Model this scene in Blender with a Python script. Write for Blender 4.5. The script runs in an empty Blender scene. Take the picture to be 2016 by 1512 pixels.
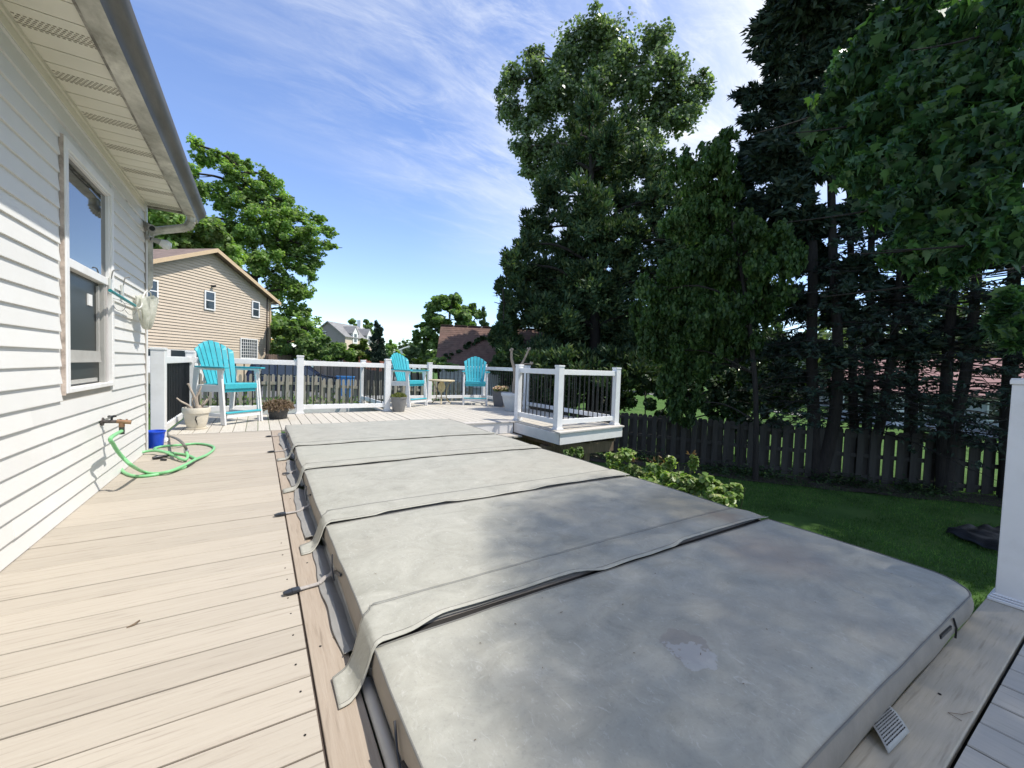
SUN_E, SKY_E, CLOUD_E, EXPO, CL_ROT = 3.25, .15, .68, .80, -.75
import bpy, bmesh, math, random
import numpy as np
from mathutils import Vector, Matrix, noise, Euler
S = bpy.context.scene
C = S.collection
PI = math.pi
# ---------------------------------------------------------------- camera
F, CX, CY = 802.5, 1008.0, 756.0
YAW, PIT, ROL = [math.radians(a) for a in (31.883, 2.289, 1.911)]
def cam_axes():
    cy, sy, cp, sp = math.cos(YAW), math.sin(YAW), math.cos(PIT), math.sin(PIT)
    f = Vector((sy*cp, cy*cp, -sp)); r = Vector((cy, -sy, 0)); u = r.cross(f)
    c, s = math.cos(ROL), math.sin(ROL)
    return c*r + s*u, -s*r + c*u, f
AR, AU, AF = cam_axes()
EYE = Vector((0, 0, 1.0))
cd = bpy.data.cameras.new('camera'); cam = bpy.data.objects.new('camera', cd); C.objects.link(cam)
cam.matrix_world = Matrix(((AR.x, AU.x, -AF.x, EYE.x), (AR.y, AU.y, -AF.y, EYE.y), (AR.z, AU.z, -AF.z, EYE.z), (0, 0, 0, 1)))
cd.sensor_width = 36; cd.lens = 36*F/2016; cd.clip_start = .02; cd.clip_end = 2000
S.camera = cam
def ray(x, y):
    return AF + AR*((x-CX)/F) - AU*((y-CY)/F)
def onz(x, y, z=0.0):
    d = ray(x, y); return EYE + d*((z-1.0)/d.z)
def onx(x, y, X):
    d = ray(x, y); return EYE + d*(X/d.x)
def ond(x, y, D):                      # point at horizontal distance D
    d = ray(x, y); return EYE + d*(D/math.hypot(d.x, d.y))
# ---------------------------------------------------------------- object helpers
def world(o):
    m = o.matrix_basis.copy()
    return world(o.parent) @ m if o.parent else m
def tag(o, label=None, cat=None, group=None, kind=None):
    if label: o['label'] = label
    if cat: o['category'] = cat
    if group: o['group'] = group
    if kind: o['kind'] = kind
    return o
def thing(name, label, cat, loc=(0, 0, 0), rotz=0, group=None, kind=None):
    o = bpy.data.objects.new(name, None); C.objects.link(o)
    o.empty_display_size = .1
    o.location = loc; o.rotation_euler = (0, 0, rotz)
    return tag(o, label, cat, group, kind)
def link(name, me, mat, parent=None):
    o = bpy.data.objects.new(name, me); C.objects.link(o)
    if mat: me.materials.append(mat)
    if parent is not None:
        me.transform(world(parent).inverted()); o.parent = parent
    return o
def copy_tree(o, parent=None):
    c = o.copy(); C.objects.link(c); c.parent = parent
    for ch in list(o.children): copy_tree(ch, c)
    return c
class MB:
    def __init__(s): s.v = []; s.f = []; s.T = None
    def add(s, vs, fs):
        n = len(s.v)
        s.v += [tuple(s.T @ Vector(v)) if s.T else tuple(v) for v in vs]
        s.f += [tuple(i+n for i in f) for f in fs]
    def box(s, x0, x1, y0, y1, z0, z1):
        s.add([(x0,y0,z0),(x1,y0,z0),(x1,y1,z0),(x0,y1,z0),(x0,y0,z1),(x1,y0,z1),(x1,y1,z1),(x0,y1,z1)],
              [(0,3,2,1),(4,5,6,7),(0,1,5,4),(1,2,6,5),(2,3,7,6),(3,0,4,7)])
    def bar(s, p, q, w, h, up=(0,0,1), w2=None, h2=None):
        p = Vector(p); q = Vector(q); d = (q-p).normalized(); up = Vector(up)
        a = d.cross(up)
        if a.length < 1e-4: a = d.cross(Vector((0,1,0)))
        a.normalize(); b = a.cross(d)
        w2 = w if w2 is None else w2; h2 = h if h2 is None else h2
        vs = []
        for c, ww, hh in ((p,w,h),(q,w2,h2)):
            for i, j in ((-1,-1),(1,-1),(1,1),(-1,1)): vs.append(c + a*(i*ww/2) + b*(j*hh/2))
        s.add(vs, [(0,3,2,1),(4,5,6,7),(0,1,5,4),(1,2,6,5),(2,3,7,6),(3,0,4,7)])
    def tube(s, pts, r, n=8, caps=True, flat=1.0):
        pts = [Vector(p) for p in pts]; m = len(pts)
        rs = r if isinstance(r, (list, tuple)) else [r]*m
        vs = []; prev = None
        for i, p in enumerate(pts):
            d = (pts[min(i+1, m-1)] - pts[max(i-1, 0)])
            if d.length < 1e-9: d = Vector((0,0,1))
            d.normalize()
            if prev is None:
                a = d.cross(Vector((0,0,1)))
                if a.length < 1e-3: a = d.cross(Vector((1,0,0)))
            else:
                a = prev - d*prev.dot(d)
                if a.length < 1e-6: a = d.cross(Vector((1,0,0)))
            a.normalize(); prev = a; b = d.cross(a)
            for k in range(n):
                t = 2*PI*k/n; vs.append(p + a*(math.cos(t)*rs[i]) + b*(math.sin(t)*rs[i]*flat))
        fs = []
        for i in range(m-1):
            for k in range(n):
                fs.append((i*n+k, i*n+(k+1) % n, (i+1)*n+(k+1) % n, (i+1)*n+k))
        if caps: fs += [tuple(range(n-1, -1, -1)), tuple((m-1)*n+k for k in range(n))]
        s.add(vs, fs)
    def lathe(s, prof, c=(0,0,0), n=32, sq=0):
        vs = []; m = len(prof); c = Vector(c)
        for r, z in prof:
            for k in range(n):
                t = 2*PI*k/n
                x, y = math.cos(t), math.sin(t)
                if sq:
                    q = (abs(x)**sq + abs(y)**sq)**(-1/sq); x *= q; y *= q
                vs.append(c + Vector((r*x, r*y, z)))
        fs = [(i*n+k, i*n+(k+1) % n, (i+1)*n+(k+1) % n, (i+1)*n+k) for i in range(m-1) for k in range(n)]
        if prof[0][0] > 1e-5: fs.append(tuple(range(n-1, -1, -1)))
        if prof[-1][0] > 1e-5: fs.append(tuple((m-1)*n+k for k in range(n)))
        s.add(vs, fs)
    def prism(s, poly, off, base=None):            # poly: 3D points, extruded by vector off
        n = len(poly); off = Vector(off); p = [Vector(a) for a in poly]
        s.add(p + [a+off for a in p], [tuple(range(n-1, -1, -1)), tuple(range(n, 2*n))] +
              [(i, (i+1) % n, n+(i+1) % n, n+i) for i in range(n)])
    def grid(s, fn, nu, nv, flip=False):
        vs = [fn(i/(nu-1), j/(nv-1)) for i in range(nu) for j in range(nv)]
        fs = []
        for i in range(nu-1):
            for j in range(nv-1):
                q = (i*nv+j, (i+1)*nv+j, (i+1)*nv+j+1, i*nv+j+1)
                fs.append(q[::-1] if flip else q)
        s.add(vs, fs)
    def build(s, name, mat, parent=None, smooth=False, bevel=0, seg=2, solid=0, fix=True):
        me = bpy.data.meshes.new(name); me.from_pydata(s.v, [], s.f); me.update()
        if fix:
            bm = bmesh.new(); bm.from_mesh(me); bmesh.ops.recalc_face_normals(bm, faces=bm.faces); bm.to_mesh(me); bm.free()
        if smooth:
            me.polygons.foreach_set('use_smooth', [True]*len(me.polygons))
            try: me.set_sharp_from_angle(angle=math.radians(40))
            except Exception: pass
        o = link(name, me, mat, parent)
        if solid:
            m = o.modifiers.new('solid', 'SOLIDIFY'); m.thickness = solid; m.offset = 0
        if bevel:
            m = o.modifiers.new('bevel', 'BEVEL'); m.width = bevel; m.segments = seg; m.limit_method = 'ANGLE'; m.angle_limit = math.radians(35)
        return o
# ---------------------------------------------------------------- materials
MATS = {}
def nodes(name):
    m = bpy.data.materials.new(name); m.use_nodes = True
    nt = m.node_tree; b = nt.nodes['Principled BSDF']; MATS[name] = m
    return m, nt, b
def N(nt, t, **kw):
    n = nt.nodes.new(t)
    for k, v in kw.items():
        if k in n.inputs: n.inputs[k].default_value = v
        else: setattr(n, k, v)
    return n
def noise_fac(nt, scale, stretch=(1,1,1), detail=6, rough=.6, rot=(0,0,0), dist=0):
    tc = N(nt, 'ShaderNodeTexCoord'); mp = N(nt, 'ShaderNodeMapping')
    mp.inputs['Scale'].default_value = stretch; mp.inputs['Rotation'].default_value = rot
    nz = N(nt, 'ShaderNodeTexNoise'); nz.inputs['Scale'].default_value = scale
    nz.inputs['Detail'].default_value = detail; nz.inputs['Roughness'].default_value = rough; nz.inputs['Distortion'].default_value = dist
    nt.links.new(tc.outputs['Object'], mp.inputs['Vector']); nt.links.new(mp.outputs['Vector'], nz.inputs['Vector'])
    return nz.outputs['Fac']
def ramp(nt, fac, stops):
    r = N(nt, 'ShaderNodeValToRGB'); e = r.color_ramp.elements
    while len(e) < len(stops): e.new(.5)
    for el, (p, c) in zip(e, stops): el.position = p; el.color = (c[0], c[1], c[2], 1)
    nt.links.new(fac, r.inputs['Fac']); return r.outputs['Color']
def mixc(nt, fac, a, b, mode='MIX'):
    m = N(nt, 'ShaderNodeMix', data_type='RGBA', blend_type=mode)
    if isinstance(fac, (int, float)): m.inputs[0].default_value = fac
    else: nt.links.new(fac, m.inputs[0])
    for k, v in ((6, a), (7, b)):
        if isinstance(v, tuple): m.inputs[k].default_value = (v[0], v[1], v[2], 1)
        else: nt.links.new(v, m.inputs[k])
    return m.outputs[2]
def mth(nt, op, a, b=None, c=None):
    m = N(nt, 'ShaderNodeMath', operation=op)
    for i, v in enumerate((a, b, c)):
        if v is None: continue
        if isinstance(v, (int, float)): m.inputs[i].default_value = v
        else: nt.links.new(v, m.inputs[i])
    return m.outputs[0]
def bump(nt, b, fac, strength=.3, dist=.01):
    n = N(nt, 'ShaderNodeBump'); n.inputs['Strength'].default_value = strength; n.inputs['Distance'].default_value = dist
    nt.links.new(fac, n.inputs['Height']); nt.links.new(n.outputs['Normal'], b.inputs['Normal'])
def island(nt, amt, col):
    g = N(nt, 'ShaderNodeNewGeometry')
    v = mth(nt, 'MULTIPLY_ADD', g.outputs['Random Per Island'], 2*amt, 1-amt)
    cmb = N(nt, 'ShaderNodeCombineColor')
    for i in range(3): nt.links.new(v, cmb.inputs[i])
    return mixc(nt, 1.0, col, cmb.outputs[0], 'MULTIPLY')
def M(name, col, rough=.6, var=.12, scale=6, stretch=(1,1,1), isl=0, bmp=0, bscale=60, bdist=.004, spec=.4, metal=0, dirt=None, dscale=3, damt=.5, dlo=.5, dhi=.75):
    m, nt, b = nodes(name)
    f = noise_fac(nt, scale, stretch)
    lo = tuple(max(0, c*(1-var)) for c in col); hi = tuple(min(1, c*(1+var)) for c in col)
    c = ramp(nt, f, [(.3, lo), (.7, hi)])
    if dirt:
        df = noise_fac(nt, dscale, stretch, 8, .7)
        k = N(nt, 'ShaderNodeMapRange'); k.inputs[1].default_value = dlo; k.inputs[2].default_value = dhi; k.inputs[4].default_value = damt
        nt.links.new(df, k.inputs[0]); c = mixc(nt, k.outputs[0], c, dirt)
    if isl: c = island(nt, isl, c)
    nt.links.new(c, b.inputs['Base Color'])
    b.inputs['Roughness'].default_value = rough; b.inputs['Specular IOR Level'].default_value = spec; b.inputs['Metallic'].default_value = metal
    if bmp: bump(nt, b, noise_fac(nt, bscale, stretch, 4), bmp, bdist)
    return m
def deck_mat(name, cols, along, grain=1.0):
    m, nt, b = nodes(name)
    st = (1.2, 26, 26) if along == 'x' else (26, 1.2, 26)
    f = noise_fac(nt, 2.2*grain, st, 10, .72, dist=.6)
    c = ramp(nt, f, [(.22, cols[0]), (.42, cols[1]), (.62, cols[2]), (.8, cols[3])])
    f2 = noise_fac(nt, 1.6, (1, 1, 1), 5, .6)
    c = mixc(nt, mth(nt, 'MULTIPLY', f2, .34), c, cols[4])
    f3 = noise_fac(nt, 14, (.35, 6, 6) if along == 'x' else (6, .35, 6), 3, .5)
    k = N(nt, 'ShaderNodeMapRange'); k.inputs[1].default_value = .58; k.inputs[2].default_value = .78; k.inputs[4].default_value = .5
    nt.links.new(f3, k.inputs[0]); c = mixc(nt, k.outputs[0], c, tuple(v*.62 for v in cols[0]))
    c = island(nt, .07, c)
    nt.links.new(c, b.inputs['Base Color']); b.inputs['Roughness'].default_value = .72; b.inputs['Specular IOR Level'].default_value = .25
    bump(nt, b, f, .35, .003)
    return m
def leaf_mat(name, c0, c1, c2, trans=.35, rough=.5, spec=.3, clump=1.2):
    m, nt, b = nodes(name)
    g = N(nt, 'ShaderNodeNewGeometry')
    c = ramp(nt, g.outputs['Random Per Island'], [(0, c0), (.55, c1), (1, c2)])
    f = noise_fac(nt, clump, (1,1,1), 3, .6)
    k = N(nt, 'ShaderNodeMapRange'); k.inputs[1].default_value = .35; k.inputs[2].default_value = .65; k.inputs[3].default_value = .6; k.inputs[4].default_value = 1.3
    nt.links.new(f, k.inputs[0])
    cm = N(nt, 'ShaderNodeCombineColor')
    for i in range(3): nt.links.new(k.outputs[0], cm.inputs[i])
    c = mixc(nt, 1.0, c, cm.outputs[0], 'MULTIPLY')
    nt.links.new(c, b.inputs['Base Color']); b.inputs['Roughness'].default_value = rough; b.inputs['Specular IOR Level'].default_value = spec
    t = N(nt, 'ShaderNodeBsdfTranslucent')
    ct = mixc(nt, 1.0, c, (1.3, 1.5, .6), 'MULTIPLY'); nt.links.new(ct, t.inputs['Color'])
    mx = N(nt, 'ShaderNodeMixShader'); mx.inputs[0].default_value = trans
    nt.links.new(b.outputs[0], mx.inputs[1]); nt.links.new(t.outputs[0], mx.inputs[2])
    nt.links.new(mx.outputs[0], nt.nodes['Material Output'].inputs['Surface'])
    return m
white = M('white_vinyl', (.79,.785,.77), .38, .04, 5, dirt=(.58,.555,.49), dscale=4, damt=.4)
siding_w = M('white_siding', (.72,.71,.68), .5, .03, 2, isl=.03, bmp=.12, bscale=90, bdist=.002, dirt=(.66,.64,.57), dscale=1.5, damt=.3)
cream = M('soffit_cream', (.74,.71,.60), .5, .05, 3)
trimw = M('white_trim', (.80,.79,.77), .45, .04, 3, dirt=(.5,.46,.38), dscale=4, damt=.35)
caulk = M('brown_caulk', (.40,.33,.28), .9, .4, 18, bmp=.5)
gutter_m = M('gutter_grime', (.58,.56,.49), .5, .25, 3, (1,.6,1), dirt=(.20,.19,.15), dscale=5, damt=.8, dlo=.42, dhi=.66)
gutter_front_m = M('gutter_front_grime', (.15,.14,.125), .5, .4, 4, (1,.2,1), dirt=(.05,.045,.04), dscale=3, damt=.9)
vent_m = M('vent_dark', (.30,.27,.21), .8, .3, 30)
deck_x = deck_mat('deck_boards_cross', [(.27,.224,.175),(.388,.340,.275),(.418,.370,.302),(.446,.398,.33),(.395,.36,.31)], 'x')
deck_y = deck_mat('deck_boards_long', [(.30,.265,.21),(.47,.43,.36),(.52,.478,.405),(.56,.518,.445),(.49,.465,.41)], 'y')
border_y = deck_mat('border_board_long', [(.20,.15,.105),(.335,.27,.205),(.385,.318,.248),(.42,.355,.285),(.355,.305,.25)], 'y', 1.6)
border_x = deck_mat('border_board_cross', [(.30,.25,.18),(.44,.385,.29),(.49,.43,.33),(.53,.475,.375),(.44,.41,.335)], 'x', 1.6)
near_y = deck_mat('near_boards', [(.31,.285,.24),(.42,.395,.34),(.46,.43,.375),(.52,.49,.43),(.42,.41,.37)], 'y', 1.4)
edge_m = deck_mat('edge_board_pale', [(.40,.36,.31),(.52,.48,.43),(.56,.52,.47),(.60,.56,.51),(.52,.5,.46)], 'x')
fascia_m = M('deck_fascia', (.72,.70,.67), .5, .06, 5)
dark_m = M('dark_gap', (.02,.018,.016), .95, .2)
black_m = M('black_metal', (.012,.013,.015), .35, .2, spec=.5)
wood_dark = M('treated_lumber', (.16,.115,.075), .85, .35, 5, (6,6,.6))
soil = M('potting_soil', (.05,.035,.025), .95, .4, 30, bmp=.6)
teal = M('turquoise_poly', (.048,.40,.47), .45, .10, 7, isl=.08, bmp=.10, bscale=140, dirt=(.11,.43,.48), dscale=6, damt=.45)
white_poly = M('white_poly', (.76,.75,.73), .48, .05, 12, isl=.04, dirt=(.60,.57,.52), dscale=6, damt=.4)
glass_hi, nt, b = nodes('window_glass')
b.inputs['Base Color'].default_value = (.015,.02,.03,1); b.inputs['Roughness'].default_value = .03; b.inputs['IOR'].default_value = 3.6
bump(nt, b, noise_fac(nt, 3, (1,1,1), 1), .02, .02)
screen_m, nt, b = nodes('window_screen')
b.inputs['Base Color'].default_value = (.035,.038,.035,1); b.inputs['Roughness'].default_value = .35; b.inputs['IOR'].default_value = 1.35
dark_glass, nt, b = nodes('far_window_glass')
b.inputs['Base Color'].default_value = (.03,.04,.05,1); b.inputs['Roughness'].default_value = .08; b.inputs['IOR'].default_value = 1.7
# ---------------------------------------------------------------- light and sky
SUN = Vector((.5, -.30, 1.0)).normalized()
EL = math.asin(SUN.z); AZ = math.atan2(SUN.x, SUN.y)          # azimuth from +Y towards +X
sl = bpy.data.lights.new('sun', 'SUN'); so = bpy.data.objects.new('sun', sl); C.objects.link(so)
sl.energy = SUN_E; sl.angle = math.radians(.53); sl.color = (1, .955, .88)
so.rotation_euler = SUN.to_track_quat('Z', 'Y').to_euler(); so.location = (6, -4, 14)
W = bpy.data.worlds.new('World'); S.world = W; W.use_nodes = True
nt = W.node_tree; bg = nt.nodes['Background']
sky = N(nt, 'ShaderNodeTexSky'); sky.sky_type = 'NISHITA'; sky.sun_disc = False
sky.sun_elevation = EL; sky.sun_rotation = AZ; sky.air_density = 1.1; sky.dust_density = 0; sky.ozone_density = 2.8; sky.altitude = 1200
tc = N(nt, 'ShaderNodeTexCoord'); sp = N(nt, 'ShaderNodeSeparateXYZ'); nt.links.new(tc.outputs['Generated'], sp.inputs[0])
den = mth(nt, 'MAXIMUM', mth(nt, 'ADD', sp.outputs[2], .10), .03)
u = mth(nt, 'DIVIDE', sp.outputs[0], den); v = mth(nt, 'DIVIDE', sp.outputs[1], den)
cb = N(nt, 'ShaderNodeCombineXYZ'); nt.links.new(u, cb.inputs[0]); nt.links.new(v, cb.inputs[1])
def cloud(scale, rot, stretch, lo, hi, detail=8, rough=.62, dist=.4, off=(0,0,0)):
    mp = N(nt, 'ShaderNodeMapping'); mp.inputs['Rotation'].default_value = (0, 0, rot); mp.inputs['Scale'].default_value = stretch; mp.inputs['Location'].default_value = off
    nt.links.new(cb.outputs[0], mp.inputs[0])
    nz = N(nt, 'ShaderNodeTexNoise'); nz.inputs['Scale'].default_value = scale; nz.inputs['Detail'].default_value = detail
    nz.inputs['Roughness'].default_value = rough; nz.inputs['Distortion'].default_value = dist
    nt.links.new(mp.outputs[0], nz.inputs[0])
    k = N(nt, 'ShaderNodeMapRange', interpolation_type='SMOOTHSTEP'); k.inputs[1].default_value = lo; k.inputs[2].default_value = hi
    nt.links.new(nz.outputs['Fac'], k.inputs[0]); return k.outputs[0]
streak = cloud(1.5, CL_ROT, (.45, 1.7, 1), .36, .80, 10, .66, .5, (3.1, 1.7, 0))
wisp = cloud(5.0, CL_ROT+.5, (.6, 1.5, 1), .42, .78, 8, .7, .8, (1.3, .2, 0))
veil = cloud(.55, CL_ROT, (.6, 1.2, 1), .3, .7, 3, .5, .2, (.4, 2.2, 0))
# cirrus bank: thick towards the sun side of the sky, open blue towards the houses
cover_k = N(nt, 'ShaderNodeMapRange', interpolation_type='SMOOTHSTEP'); cover_k.inputs[1].default_value = -.15; cover_k.inputs[2].default_value = 1.1
nt.links.new(mth(nt, 'ADD', mth(nt, 'MULTIPLY', u, .62), mth(nt, 'MULTIPLY', mth(nt, 'SUBTRACT', 1.9, v), .55)), cover_k.inputs[0])
amt = mth(nt, 'MULTIPLY', cover_k.outputs[0], mth(nt, 'ADD', mth(nt, 'MULTIPLY', streak, .72), mth(nt, 'MULTIPLY', wisp, .42)))
sunside = N(nt, 'ShaderNodeMapRange', interpolation_type='SMOOTHSTEP'); sunside.inputs[1].default_value = .35; sunside.inputs[2].default_value = 1.15
nt.links.new(mth(nt, 'ADD', u, mth(nt, 'MULTIPLY', v, -.15)), sunside.inputs[0])
amt = mth(nt, 'ADD', amt, mth(nt, 'MULTIPLY', sunside.outputs[0], mth(nt, 'MULTIPLY_ADD', veil, .5, .40)))
amt = mth(nt, 'MINIMUM', amt, .93)
hz = N(nt, 'ShaderNodeMapRange', interpolation_type='SMOOTHSTEP'); hz.inputs[1].default_value = .16; hz.inputs[2].default_value = .48
nt.links.new(sp.outputs[2], hz.inputs[0]); amt = mth(nt, 'MULTIPLY', amt, hz.outputs[0])
hs = N(nt, 'ShaderNodeHueSaturation'); hs.inputs['Saturation'].default_value = 1.02; hs.inputs['Hue'].default_value = .509; nt.links.new(sky.outputs[0], hs.inputs['Color']); nt.links.new(hs.outputs[0], bg.inputs['Color']); bg.inputs['Strength'].default_value = SKY_E
bg2 = N(nt, 'ShaderNodeBackground'); bg2.inputs['Color'].default_value = (.93, .965, 1, 1); bg2.inputs['Strength'].default_value = CLOUD_E
mx = N(nt, 'ShaderNodeMixShader'); nt.links.new(amt, mx.inputs[0]); nt.links.new(bg.outputs[0], mx.inputs[1]); nt.links.new(bg2.outputs[0], mx.inputs[2])
nt.links.new(mx.outputs[0], nt.nodes['World Output'].inputs['Surface'])
vs = S.view_settings; vs.view_transform = 'Standard'; vs.look = 'None'; vs.exposure = EXPO; vs.gamma = 1
cy = S.cycles
cy.use_denoising = True; cy.max_bounces = 6; cy.diffuse_bounces = 3; cy.glossy_bounces = 3; cy.transmission_bounces = 3; cy.transparent_max_bounces = 4
cy.sample_clamp_indirect = 6
# ---------------------------------------------------------------- ground
def sstep(a, b, x):
    t = min(1, max(0, (x-a)/(b-a))); return t*t*(3-2*t)
def gz(x, y):
    z = -1.3 + .78*sstep(7.5, 1.5, x)*sstep(2.0, 9.0, y)
    z += .7*sstep(-2.0, -9.0, x)*sstep(2, 9, y)*.3
    d = math.hypot(x, y)
    z += -.7*sstep(14, 26, d)*sstep(40, 70, math.degrees(math.atan2(x, y)))
    z += .9*sstep(35, 90, d)*sstep(50, 20, math.degrees(math.atan2(x, y)))
    return z
mb = MB()
xs = [-600,-300,-150,-80,-50,-35,-25] + [-20+i*1.0 for i in range(0, 61)] + [45,52,60,75,95,130,200,350,600]
ys = [-300,-100,-40,-20,-12] + [-8+i*1.0 for i in range(0, 59)] + [55,62,72,90,120,170,260,420,700]
mb.grid(lambda a, c: (xs[int(round(a*(len(xs)-1)))], ys[int(round(c*(len(ys)-1)))], gz(xs[int(round(a*(len(xs)-1)))], ys[int(round(c*(len(ys)-1)))])), len(xs), len(ys))
gm, nt, b = nodes('lawn')
f = noise_fac(nt, 1.1, (1,1,1), 6, .65); f2 = noise_fac(nt, 30, (1,1,1), 4, .7)
c = ramp(nt, f, [(.3, (.05,.11,.026)), (.55, (.085,.165,.040)), (.8, (.14,.20,.06))])
c = mixc(nt, mth(nt, 'MULTIPLY', f2, .5), c, (.045,.075,.022)); nt.links.new(c, b.inputs['Base Color']); b.inputs['Roughness'].default_value = .9
b.inputs['Specular IOR Level'].default_value = .1; bump(nt, b, f2, .8, .05)
tag(mb.build('ground', gm, None, True), kind='structure')
rng = np.random.default_rng(7)
def poly_cloud(name, P, X, Y, sx, sy, shape, mat, parent=None, Z=None, fold=0.0):
    """many small flat or folded polygons: P centres, X/Y axes, sizes, 2-D outline"""
    n = len(P); sh = np.array(shape, float); k = len(sh)
    V = P[:,None,:] + X[:,None,:]*(sh[None,:,0:1]*sx[:,None,None]) + Y[:,None,:]*(sh[None,:,1:2]*sy[:,None,None])
    if fold:
        Zn = np.cross(X, Y); V += Zn[:,None,:]*(-(sh[None,:,1:2]-.1)**2*fold*sy[:,None,None]) + Zn[:,None,:]*(np.abs(sh[None,:,0:1])*fold*.8*sx[:,None,None])
    me = bpy.data.meshes.new(name)
    me.vertices.add(n*k); me.vertices.foreach_set('co', V.reshape(-1).astype(np.float32))
    me.loops.add(n*k); me.loops.foreach_set('vertex_index', np.arange(n*k, dtype=np.int32))
    me.polygons.add(n); me.polygons.foreach_set('loop_start', np.arange(0, n*k, k, dtype=np.int32)); me.polygons.foreach_set('loop_total', np.full(n, k, np.int32))
    me.update(); me.validate()
    return link(name, me, mat, parent)
def unit(a): return a/np.maximum(np.linalg.norm(a, axis=1, keepdims=True), 1e-9)
# short grass blades on the lawn beside the deck
n = 190000
gx = rng.uniform(2.8, 13.5, n); gy = rng.uniform(-.8, 9.5, n)
keep = ((gy-.4)*(13-3) > (gx-3)*(-.2)*0) & (gx*1.0 + gy*.62 < 14.9) & ~((gx < 5.9) & (gy > 5.0)); gx = gx[keep]; gy = gy[keep]; n = len(gx)
dens = np.array([noise.noise((x*.9, y*.9, 1.0)) for x, y in zip(gx, gy)]); k2 = dens > -.28*rng.random(n)-.1; gx = gx[k2]; gy = gy[k2]; n = len(gx)
P = np.stack([gx, gy, np.array([gz(x, y) for x, y in zip(gx, gy)])-.004], 1)
a = rng.uniform(0, 2*PI, n); X = np.stack([np.cos(a), np.sin(a), 0*a], 1)
Y = unit(np.stack([rng.normal(0, .45, n), rng.normal(0, .45, n), np.ones(n)], 1))
grass_m = leaf_mat('grass_blades', (.05,.12,.026), (.085,.185,.042), (.16,.25,.065), .3, .6, .15, 1.5)
tag(poly_cloud('grass', P, X, Y, rng.uniform(.0035, .007, n), rng.uniform(.025, .06, n), [(-1,0),(1,0),(0,1)], grass_m), kind='stuff')
# mulch bed with its edging along the fence
# ---------------------------------------------------------------- deck
deck = thing('wooden_deck', None, None, (-1.0, .25, 0), kind='structure')
def boards_x(mb, x0, x1, y0, y1, pitch=.1464, phase=1.1025, w=.1392, z=0.0, th=.025):
    k = math.ceil((y0-phase)/pitch - 1e-6)
    while phase + k*pitch < y1-.02:
        a = phase+k*pitch+.0025; c = min(a+w, y1)
        r = random.uniform(-.0012, .0012)
        yy = [a, a+.003, c-.003, c]
        mb.prism([(x0, a, z-th), (x0, c, z-th), (x0, c, z-.003+r), (x0, c-.003, z+r), (x0, a+.003, z+r), (x0, a, z-.003+r)], (x1-x0, 0, 0)); k += 1
def boards_y(mb, x0, x1, y0, y1, pitch=.1464, phase=0.0, w=.1392, z=0.0, th=.025):
    k = math.ceil((x0-phase)/pitch - 1e-6)
    while phase + k*pitch < x1-.02:
        a = phase+k*pitch+.0025; c = min(a+w, x1)
        r = random.uniform(-.0012, .0012)
        ya = y0((a+c)/2) if callable(y0) else y0
        mb.prism([(a, ya, z-th), (c, ya, z-th), (c, ya, z-.003+r), (c-.003, ya, z+r), (a+.003, ya, z+r), (a, ya, z-.003+r)], (0, y1-ya, 0)); k += 1
random.seed(3)
mb = MB(); boards_x(mb, -.992, .147, -.9, 6.64); mb.build('deck_boards', deck_x, deck)
mb = MB(); k = 0
while 1.1025-.1464*14+.1464*k < 6.6:
    g_ = 1.1025-.1464*14+.1464*k; mb.box(-.99, .1465, g_-.0052, g_+.0026, -.020, -.0065); k += 1
mb.box(.1465, .1552, -.9, 6.64, -.020, -.008); mb.build('gap_grime', M('gap_grime', (.075,.055,.042), .95, .5, 9), deck)
mb = MB(); boards_y(mb, -1.03, 2.32, 6.665, 8.72, phase=-1.03); boards_y(mb, 2.35, 5.72, 8.72, 10.75, phase=-1.03)
boards_y(mb, 2.32, 4.08, 6.56, 8.72, phase=-1.03); boards_y(mb, 4.08, 5.72, lambda x: 5.165+(x-4.05)*.136, 8.72, phase=-1.03); boards_y(mb, 2.17, 2.35, 8.72, 10.75, phase=-1.03)
mb.build('far_boards', deck_y, deck)
mb = MB()
mb.box(.155, .270, -.9, 6.64, -.03, .0015)
mb.build('border_board', border_y, deck, bevel=.003)
mb = MB(); mb.box(2.32, 4.08, 6.42, 6.555, -.026, .001); mb.prism([(4.045, 5.025, -.026), (5.745, 5.256, -.026), (5.745, 5.39, -.026), (4.045, 5.159, -.026)], (0, 0, .027)); mb.build('edge_board', edge_m, deck, bevel=.003)
mb = MB(); mb.box(.30, 2.905, .254, .398, -.027, 0); mb.box(2.911, 3.6, .254, .398, -.027, .0005); mb.build('end_board', border_x, deck, bevel=.004)
mb = MB(); boards_y(mb, .30, 4.2, -1.4, .243, phase=1.677-.1464*10, z=-.002); mb.build('near_boards', near_y, deck)
mb = MB()
mb.box(2.72, 4.06, 6.435, 6.46, -.22, -.027); mb.box(4.075, 4.10, 5.075, 6.435, -.205, -.028); mb.prism([(4.075, 5.055, -.205), (5.72, 5.279, -.205), (5.72, 5.304, -.205), (4.1, 5.083, -.205)], (0, 0, .177))
mb.box(5.70, 5.722, 5.306, 10.76, -.205, -.028); mb.box(-1.04, 5.70, 10.75, 10.775, -.26, -.028)
mb.build('fascia', fascia_m, deck)
mb = MB(); mb.box(2.75, 4.06, 6.12, 6.43, -.25, -.224); mb.build('ledger_board', M('weathered_ledger', (.45,.41,.35), .8, .2, 6), deck)
mb = MB()
for y in (-.6, .6, 1.8, 3.0, 4.2, 5.4, 6.6): mb.box(-.99, .24, y, y+.04, -.3, -.03)
for x in (-.6, .2, 1.0, 1.8, 2.6, 3.4, 4.2, 5.0, 5.6): mb.box(x, x+.04, 6.7 if x < 4.1 else 5.36, 10.7 if x > 2.3 else 8.7, -.3, -.03)
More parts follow.
